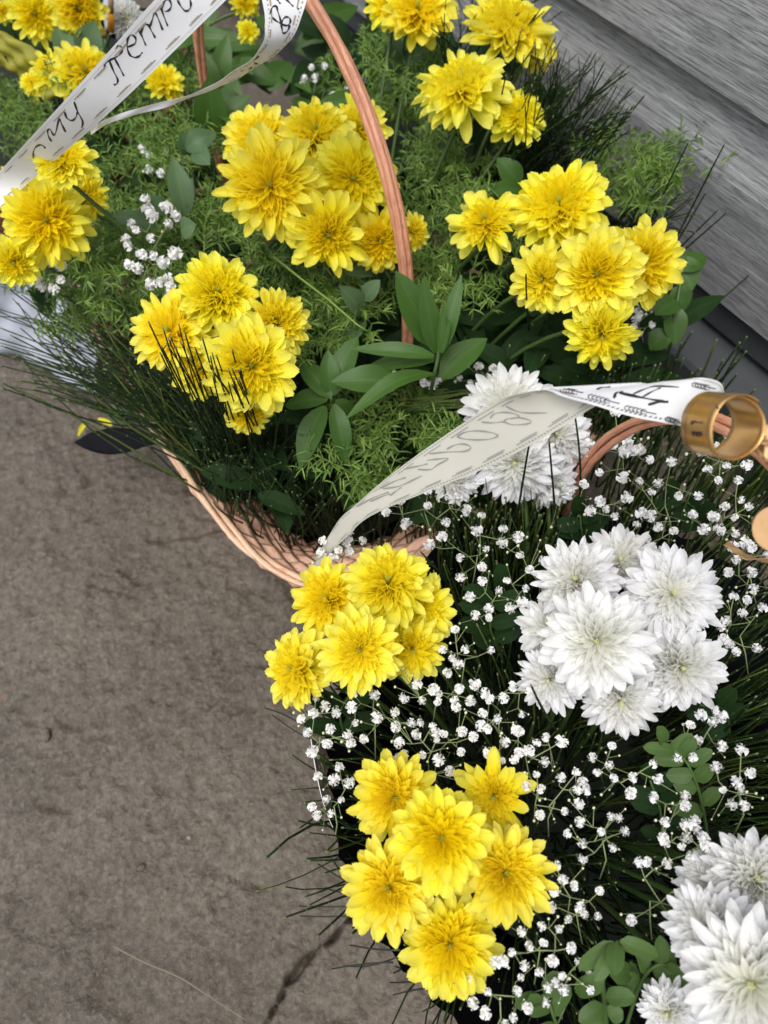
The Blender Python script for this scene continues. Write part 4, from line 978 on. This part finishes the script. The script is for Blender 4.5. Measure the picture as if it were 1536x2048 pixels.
def two_sided(t, rows, front, back):
    """printed face and reverse as two thin layers"""
    N = normals(rows); mid = rows[len(rows) // 2][3]
    for nm, d, mt in (('ribbon_face', .00012, front), ('ribbon_reverse', -.00012, back)):
        mb = MB(); sheet(mb, off(rows, d)); put(nm, mb.mesh(nm, mt), t)

# 1: hand lettered ribbon across the upper left
r1 = ribbon_rows([(470, -180, .665), (380, -80, .66), (310, 0, .655), (150, 178, .585), (0, 342, .455), (-70, 420, .41)], [(640, -160, .665), (548, -84, .66), (450, 2, .65), (240, 206, .58), (62, 362, .45), (-70, 470, .40)])
t = thing('lettered_ribbon', r1[0][3], 'wide white ribbon with black handwriting across the upper left', 'ribbon')
two_sided(t, r1, 'ribbon_white', 'ribbon_white')
N1 = normals(r1); sg = 1 if N1[20][3].dot(C0 - r1[20][3]) > 0 else -1; r1f = off(r1, .0005 * sg)
mb = MB()
for i in range(22):
    u = i / 22; band(mb, r1f, u, u + .026, .145, .170); band(mb, r1f, u + .02, u + .046, .835, .860)
    band(mb, r1f, u + .004, u + .02, .170, .185); band(mb, r1f, u + .024, u + .04, .818, .835)
put('stitched_border', mb.mesh('stitched_border', 'ink_brown'), t)['kind'] = 'stuff'
mb = MB(); band(mb, r1f, 0, 1, .075, .088, 50); band(mb, r1f, 0, 1, .912, .925, 50); put('edge_line', mb.mesh('edge_line', 'ink_pale'), t)['kind'] = 'stuff'
letters(t, r1, [
    [[(765, 495), (768, 470), (800, 442), (860, 412), (890, 378), (890, 345), (862, 338), (845, 362)], [(800, 445), (830, 520), (860, 580), (855, 610), (832, 622)], [(838, 428), (872, 490), (906, 556)]],
    [[(935, 345), (985, 320), (992, 280), (962, 255), (935, 282), (930, 345), (950, 402), (985, 420), (1018, 410), (1042, 382)]],
    [[(1012, 212), (1040, 270), (1066, 332)], [(1030, 245), (1050, 192), (1080, 180), (1105, 222), (1135, 276)], [(1092, 205), (1112, 150), (1130, 95), (1152, 125), (1190, 220)]],
    [[(1172, 38), (1195, 110), (1226, 190)], [(1180, 62), (1205, 8), (1238, 0), (1252, 40), (1236, 74), (1204, 86)]], [[(1298, 0), (1320, 42), (1355, 80), (1386, 68), (1396, 30), (1386, -14)]],
    [[(472, 818), (490, 865), (528, 882), (556, 856), (566, 820)], [(542, 745), (566, 812), (604, 888), (598, 938)]],
    [[(378, 1036), (356, 1000), (348, 958), (366, 946), (390, 985), (408, 970), (432, 872), (452, 912), (480, 966)]], [[(250, 1178), (244, 1112), (268, 1070), (308, 1062), (332, 1086)]]], 3.657, 0, 0, 4.6, 'ink_black')

# 2: the other tail, curling down beside the handle and turning edge on
r2 = ribbon_rows([(510, -60, .655), (524, 0, .65), (531, 45, .645), (526, 82, .64), (500, 120, .63), (452, 154, .615), (400, 180, .60), (332, 203, .59), (262, 221, .585), (208, 240, .56), (178, 260, .52)],
                 [(628, -60, .65), (612, 5, .645), (596, 52, .635), (566, 96, .625), (514, 136, .615), (460, 163, .605), (404, 187, .595), (338, 213, .585), (266, 230, .58), (212, 250, .555), (182, 270, .515)])
t = thing('ribbon_tail', r2[0][3], 'narrow twisted white ribbon tail hanging from the tall handle', 'ribbon')
two_sided(t, r2, 'ribbon_white', 'ribbon_white')
N2 = normals(r2); sg = 1 if N2[20][3].dot(C0 - r2[20][3]) > 0 else -1; r2f = off(r2, .0005 * sg)
mb = MB()
for i in range(26): u = i / 52; band(mb, r2f, u, u + .008, .10, .13, 2); band(mb, r2f, u, u + .008, .90, .93, 2)
for i in range(7): u = i / 13; band(mb, r2f, u, u + .045, .16, .20, 3); band(mb, r2f, u, u + .045, .80, .84, 3)
put('stitched_border', mb.mesh('stitched_border', 'ink_brown'), t)['kind'] = 'stuff'
letters(t, r2, [
    [[(912, 52), (880, 55), (862, 90), (866, 130), (890, 165), (935, 195), (990, 218), (1022, 200), (1026, 165), (1005, 145), (975, 152), (952, 200), (958, 262), (972, 284), (1004, 262), (1022, 215)], [(912, 52), (918, 92), (940, 160), (955, 240)]],
    [[(985, -12), (1018, 20), (1052, 54)], [(905, -20), (922, 6), (942, 32)]], [[(1088, 70), (1100, 80)]], [[(762, 478), (722, 512), (722, 538), (752, 545)]], [[(702, 576), (655, 592), (606, 606)]]], 4.267, 340, 0, 4.4, 'ink_black')

# 3: ribbon of the near basket: grey reverse side, folded over to the printed face
E1r = [(634, 1160, .335), (648, 1122, .36), (692, 1074, .40), (742, 1032, .43), (850, 985, .47), (960, 941, .505), (1080, 880, .54), (1192, 812, .565), (1276, 776, .572)]
E2r = [(624, 1150, .335), (636, 1108, .36), (674, 1046, .40), (716, 1005, .43), (788, 944, .47), (880, 878, .505), (970, 818, .54), (1030, 790, .562), (1084, 779, .572)]
E1f = [(1284, 766, .5745), (1330, 762, .577), (1400, 757, .58), (1440, 764, .575), (1452, 790, .565)]
E2f = [(1088, 777, .5745), (1130, 795, .577), (1240, 826, .58), (1362, 852, .575), (1392, 862, .565)]
rr = ribbon_rows(E1r, E2r); rf = ribbon_rows(E1f, E2f)
t = thing('printed_ribbon', rf[0][3], 'folded ribbon of the near basket, grey reverse with ghosted letters and white printed face', 'ribbon')
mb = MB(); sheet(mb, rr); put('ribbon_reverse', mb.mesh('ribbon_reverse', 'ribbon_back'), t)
fold = [[a.lerp(b, s) + (C0 - a).normalized() * .0 + (UP * .0016 * math.sin(math.pi * s)) for a, b in zip(rr[-1], rf[0])] for s in (0, .25, .5, .75, 1)]
mb = MB(); sheet(mb, fold + rf[1:]); put('ribbon_face', mb.mesh('ribbon_face', 'ribbon_white'), t)
N3 = normals(rr); sg = 1 if N3[30][3].dot(C0 - rr[30][3]) > 0 else -1; ro = off(rr, .0005 * sg)
mb = MB()
for i in range(150):
    u = i / 150; band(mb, ro, u, u + .0038, .045, .075, 1); band(mb, ro, u, u + .0038, .945, .97, 1)
for i in range(14):
    u = i / 14; band(mb, ro, u, u + .045, .115, .135, 3); band(mb, ro, u + .012, u + .05, .145, .165, 3); band(mb, ro, u, u + .045, .875, .895, 3)
put('ghost_border', mb.mesh('ghost_border', 'ink_ghost'), t)['kind'] = 'stuff'
letters(t, rr, [[[(1075, 200), (1130, 225), (1190, 236), (1300, 236)]], [[(940, 286), (1000, 290), (1060, 285), (1110, 300), (1190, 296), (1212, 280), (1150, 262), (1085, 268), (1060, 285)], [(988, 266), (1010, 242), (1060, 232), (1120, 240), (1146, 256), (1100, 270)]],
    [[(805, 365), (850, 342), (920, 334), (1000, 345), (1030, 362), (980, 380), (900, 383), (840, 377), (805, 365)]], [[(655, 460), (750, 450), (848, 446), (882, 426), (852, 408), (800, 410), (750, 434)]],
    [[(590, 546), (660, 546), (700, 520), (760, 486), (690, 490), (640, 496)], [(520, 543), (600, 526), (645, 515)]], [[(385, 650), (460, 612), (525, 590)], [(400, 652), (480, 640), (540, 616), (612, 580)], [(440, 690), (472, 664), (500, 644)]],
    [[(255, 750), (350, 700), (432, 670)], [(330, 722), (400, 692), (442, 680)]]], 2.743, 620, 740, 3.8, 'ink_ghost')
N4 = normals(rf); sg = 1 if N4[15][3].dot(C0 - rf[15][3]) > 0 else -1; rfo = off(rf, .0005 * sg)
mb = MB()
wheat = []
for x0, y0, x1, y1 in ((205, 262, 440, 322), (475, 345, 712, 400), (775, 428, 900, 468), (972, 174, 1150, 214), (0, 212, 170, 240)):
    wheat.append([(x0 + (x1 - x0) * .5, y0 + (y1 - y0) * .5), (x1, y1)])
    for i in range(5):
        a = i / 8; cx, cy = x0 + (x1 - x0) * a, y0 + (y1 - y0) * a
        wheat += [[(cx, cy), (cx + 34, cy - 8), (cx + 44, cy + 10)], [(cx, cy + 4), (cx + 14, cy + 26), (cx + 44, cy + 24)]]
write(mb, rf, cs(wheat, 3.69, 1120, 720), 2.0)
for i in range(52):                                        # row of little triangles along the lower edge
    u = i / 52; a, b, c = at(rfo, u, .955), at(rfo, u + .012, .955), at(rfo, u + .006, .915); mb.add([a, b, c], [(0, 1, 2)], [0] * 3, [0] * 3, 0)
    a, b, c = at(rfo, u, .045), at(rfo, u + .010, .045), at(rfo, u + .005, .075); mb.add([a, b, c], [(0, 1, 2)], [0] * 3, [0] * 3, 0)
put('printed_border', mb.mesh('printed_border', 'ink_black'), t)['kind'] = 'stuff'
mb = MB(); write(mb, rf, cs([[(398, 282), (416, 242), (466, 236)], [(440, 242), (600, 276), (730, 300), (800, 312)], [(650, 330), (722, 312), (800, 308)]], 3.69, 1120, 720), 6.0)
write(mb, rf, cs([[(540, 250), (620, 216), (710, 192), (880, 200)], [(610, 272), (680, 232), (742, 204)], [(268, 216), (310, 202), (372, 198)]], 3.69, 1120, 720), 3.6)
put('letter', mb.mesh('letter', 'ink_black'), t)

# 4: golden curl at the end of that ribbon, tag and tails on the handle
cc = pt(1448, 852, .60); k = mpp(cc); ax = (RT * .53 - UP * .08 + (C0 - cc).normalized() * .85).normalized(); e1 = (UP - ax * UP.dot(ax)).normalized(); e2 = ax.cross(e1)
curl = thing('gold_curl', cc, 'shiny golden ribbon curl with black letters at the right edge', 'ribbon')
R0, Lc = 66 * k, 100 * k; rows = []
for i in range(65):
    a = -.6 + 2 * math.pi * 1.32 * i / 64; r = R0 * (1 - .10 * i / 64) * (1 + .03 * math.sin(3 * a)); rows.append([cc + (e1 * math.cos(a) + e2 * math.sin(a) * .98) * r + ax * (Lc * (j / 6 - .5) - .12 * Lc * i / 64) for j in range(7)])
mb = MB(); solid(mb, rows, .0005); put('curl_band', mb.mesh('curl_band', 'gold_satin'), curl)
mb = MB()
write(mb, rows, cs([[(968, 452), (1010, 458), (1048, 464)], [(972, 452), (972, 478)], [(972, 530), (1040, 538)], [(975, 530), (985, 556), (1004, 552), (1008, 534)], [(1008, 536), (1016, 562), (1036, 556), (1040, 538)], [(1150, 330), (1170, 362), (1200, 388)]], 3.69, 1120, 720), 4.2)
if mb.v: put('lettering', mb.mesh('lettering', 'ink_black'), curl)
mb = MB()
for u0 in (.07, .13, .84, .90):
    for sgn in (1,):
        rO = [[p + (p - cc - ax * (p - cc).dot(ax)).normalized() * .0006 for p in q] for q in rows[:50]]; band(mb, rO, 0, 1, u0, u0 + .022, 48)
put('printed_line', mb.mesh('printed_line', 'brown_wood'), curl)['kind'] = 'stuff'
kp = pt(1532, 890, .585); knot = thing('ribbon_knot', kp, 'crinkled pinkish gold knot of thin ribbon on the front handle', 'ribbon')
for i in range(5):
    rows = []; c0 = pt(1530 + i * 4, 884 + i * 8, .585)
    for j in range(13):
        a = 2 * math.pi * j / 12; q = c0 + (WD * 0 + RT * math.cos(a) * .007 + UP * math.sin(a) * .006 + FW * math.sin(a * 2 + i) * .004); rows.append([q, q + V((U(-.002, .002), .006, U(-.002, .004)))])
    mb = MB(); sheet(mb, rows); put('ribbon_loop', mb.mesh('ribbon_loop', 'gold_tag'), knot)
tc_ = pt(1556, 1058, .545); k = mpp(tc_); tg = thing('gold_tag', tc_, 'round gold tag with black letters cut by the right edge', 'tag'); nn = ((C0 - tc_).normalized() - RT * .25).normalized(); x_ = (RT - nn * RT.dot(nn)).normalized(); y_ = nn.cross(x_)
rows = [[tc_ + (x_ * math.cos(a) + y_ * math.sin(a)) * 48 * k * s for s in (0.001, .35, .7, .94, 1)] for a in [2 * math.pi * i / 40 for i in range(41)]]
mb = MB(); solid(mb, rows, .0008); put('disc', mb.mesh('disc', 'gold_tag'), tg)
mb = MB(); write(mb, rows, cs([[(1420, 400), (1440, 440), (1452, 480)], [(1452, 480), (1478, 400)], [(1478, 400), (1500, 440), (1512, 470)], [(1505, 390), (1530, 420)], [(1450, 580), (1500, 555), (1530, 545)], [(1470, 530), (1500, 590)]], 6.51, 1300, 980), 3.0)
if mb.v: put('lettering', mb.mesh('lettering', 'ink_black'), tg)
tl = ribbon_rows([(1446, 1090, .47), (1466, 1104, .475), (1490, 1116, .478), (1520, 1118, .48), (1560, 1112, .485)], [(1458, 1082, .47), (1480, 1098, .475), (1500, 1110, .472), (1524, 1124, .474), (1562, 1128, .48)])
mb = MB(); solid(mb, tl, .0003); o = put('gold_ribbon_end', mb.mesh('gold_ribbon_end', 'gold_tag')); tag(o, 'thin pinkish gold ribbon end pointing left under the round tag', 'ribbon')

# 5: black ribbon lying out from under the broom
r5 = ribbon_rows([(148, 884, .085), (178, 867, .10), (220, 856, .11), (262, 858, .115), (300, 868, .12), (345, 872, .13), (410, 880, .15), (480, 900, .16)], [(152, 888, .085), (176, 900, .085), (212, 909, .088), (252, 906, .10), (292, 894, .115), (335, 892, .12), (405, 950, .14), (480, 985, .15)])
mb = MB(); solid(mb, r5, .0006); o = put('black_ribbon', mb.mesh('black_ribbon', 'black_film')); tag(o, 'black ribbon end reaching out over the concrete from under the broom', 'ribbon')
r6 = ribbon_rows([(392, 930, .175), (412, 968, .19), (450, 985, .20), (500, 990, .205), (530, 1012, .205)], [(430, 900, .19), (460, 925, .205), (500, 950, .21), (540, 975, .21), (570, 1020, .205)])
mb = MB(); solid(mb, r6, .0006); o = put('black_film_flap', mb.mesh('black_film_flap', 'black_film')); tag(o, 'black film flap folded over the wicker rim', 'wrapping')

# ------------------------------------------------------------------ wrapping seen through the broom, far bits, litter
def crumple(name, E1, E2, mat, label, amp, cat='wrapping'):
    rows = ribbon_rows(E1, E2, 8, 12, 0); N = normals(rows)
    rows = [[p + m_ * amp * (math.sin(i * .9 + j * .5) + math.sin(j * 1.7 - i * .35) * .8 + U(-.25, .25)) for j, (p, m_) in enumerate(zip(a, b))] for i, (a, b) in enumerate(zip(rows, N))]
    mb = MB(); solid(mb, rows, .0005); o = put(name, mb.mesh(name, mat)); return tag(o, label, cat)
crumple('white_wrapping', [(-60, 560, .16), (40, 556, .17), (120, 600, .17), (200, 690, .16)], [(-60, 690, .03), (20, 706, .03), (90, 742, .04), (190, 790, .05)], 'white_wrap', 'white plastic wrapping behind the broom at the left edge', .004)
crumple('yellow_wrapping', [(-60, 40, .30), (0, 62, .32), (60, 96, .33), (112, 140, .32), (130, 170, .30)], [(-60, 110, .27), (-10, 130, .27), (30, 150, .27), (60, 190, .25), (76, 230, .23)], 'yellow_film', 'translucent yellow green wrapping film in the upper left', .004)
stk = thing('candle', pt(222, 60, .30), 'thin orange candle with a brown top at the upper left', 'candle'); mb = MB(); a, b, c = pt(222, 62, .33), pt(222, 26, .355), pt(222, -10, .375)
tube(mb, [a, b], 6.5 * mpp(a), 6.2 * mpp(a), 10); put('wax', mb.mesh('wax', 'orange_wax'), stk); mb = MB(); tube(mb, [b, b.lerp(c, .5), c], 5.6 * mpp(a), 4.6 * mpp(a), 10); put('tip', mb.mesh('tip', 'brown_wood'), stk)
crumple('white_paper', [(200, -40, .33), (206, 10, .32), (210, 60, .30)], [(250, -40, .33), (246, 10, .32), (238, 70, .29)], 'white_wrap', 'white paper behind the orange candle', .002, 'paper')
for (x, y, l, lb) in ((196, 838, 30, 'pale yellow fallen petal above the black ribbon on the concrete'), (157, 872, 26, 'yellow fallen petal at the tip of the black ribbon')):
    p = pt(x, y, .012); mb = MB(); mb.add(*petal(1, .38, 8, -18, .4, 'y'), 0); me = mb.mesh('fallen_petal', 'yellow_petal'); o = bpy.data.objects.new('fallen_petal', me); COL.objects.link(o)
    s = l * mpp(p) * 1.2; o.scale = (s, s, s); o.location = p; o.rotation_euler = (.1, 0, -.5 if x > 180 else 1.3); tag(o, lb, 'petal')
o = put('fallen_leaf', leaf_mesh(pt(222, 812, .03), pt(252, 848, .02), 34 * mpp(pt(240, 830, .02)), 'grey_leaf')); tag(o, 'single blurred green leaf lying just above the black ribbon', 'leaf')
mb = MB(); tube(mb, catmull([pt(228, 1893, .006), pt(290, 1925, .007), pt(360, 1955, .007), (pt(430, 2000, .007)), pt(492, 2040, .006)], 5), .0008, .0006, 5); o = put('dry_stalk', mb.mesh('dry_stalk', 'dry_straw')); tag(o, 'thin dry grass stalk lying on the concrete at bottom left', 'stalk')
SEED = [(92, 1470, 24, 'flat grey stone set in the concrete at far left'), (378, 1675, 9, 'tiny reddish stone on the bare concrete'), (282, 1735, 15, 'rounded grey stone in the middle of the bare concrete')]
for i, (x, y, d, lb) in enumerate(SEED):
    p = pt(x, y, .0); mb = MB(); nn = 10; v = []; f = []
    for a in range(6):
        for b in range(nn):
            th = math.pi * (a + .5) / 6; ph = 2 * math.pi * b / nn; rr_ = 1 + U(-.12, .12); v.append((math.sin(th) * math.cos(ph) * rr_, math.sin(th) * math.sin(ph) * rr_, math.cos(th) * rr_))
    f = [(a * nn + b, a * nn + (b + 1) % nn, (a + 1) * nn + (b + 1) % nn, (a + 1) * nn + b)[::-1] for a in range(5) for b in range(nn)] + [tuple(range(nn)), tuple(range(5 * nn, 6 * nn))[::-1]]
    mb.add(v, f, [0] * len(v), [0] * len(v), 0); o = bpy.data.objects.new('pebble', mb.mesh('pebble', 'concrete' if i != 1 else 'pebble')); COL.objects.link(o)
    s = d * mpp(p) * .6; o.location = p; o.scale = (s, s * U(.6, .9), s * .45); o.rotation_euler = (0, 0, U(0, 3)); tag(o, lb, 'stone')
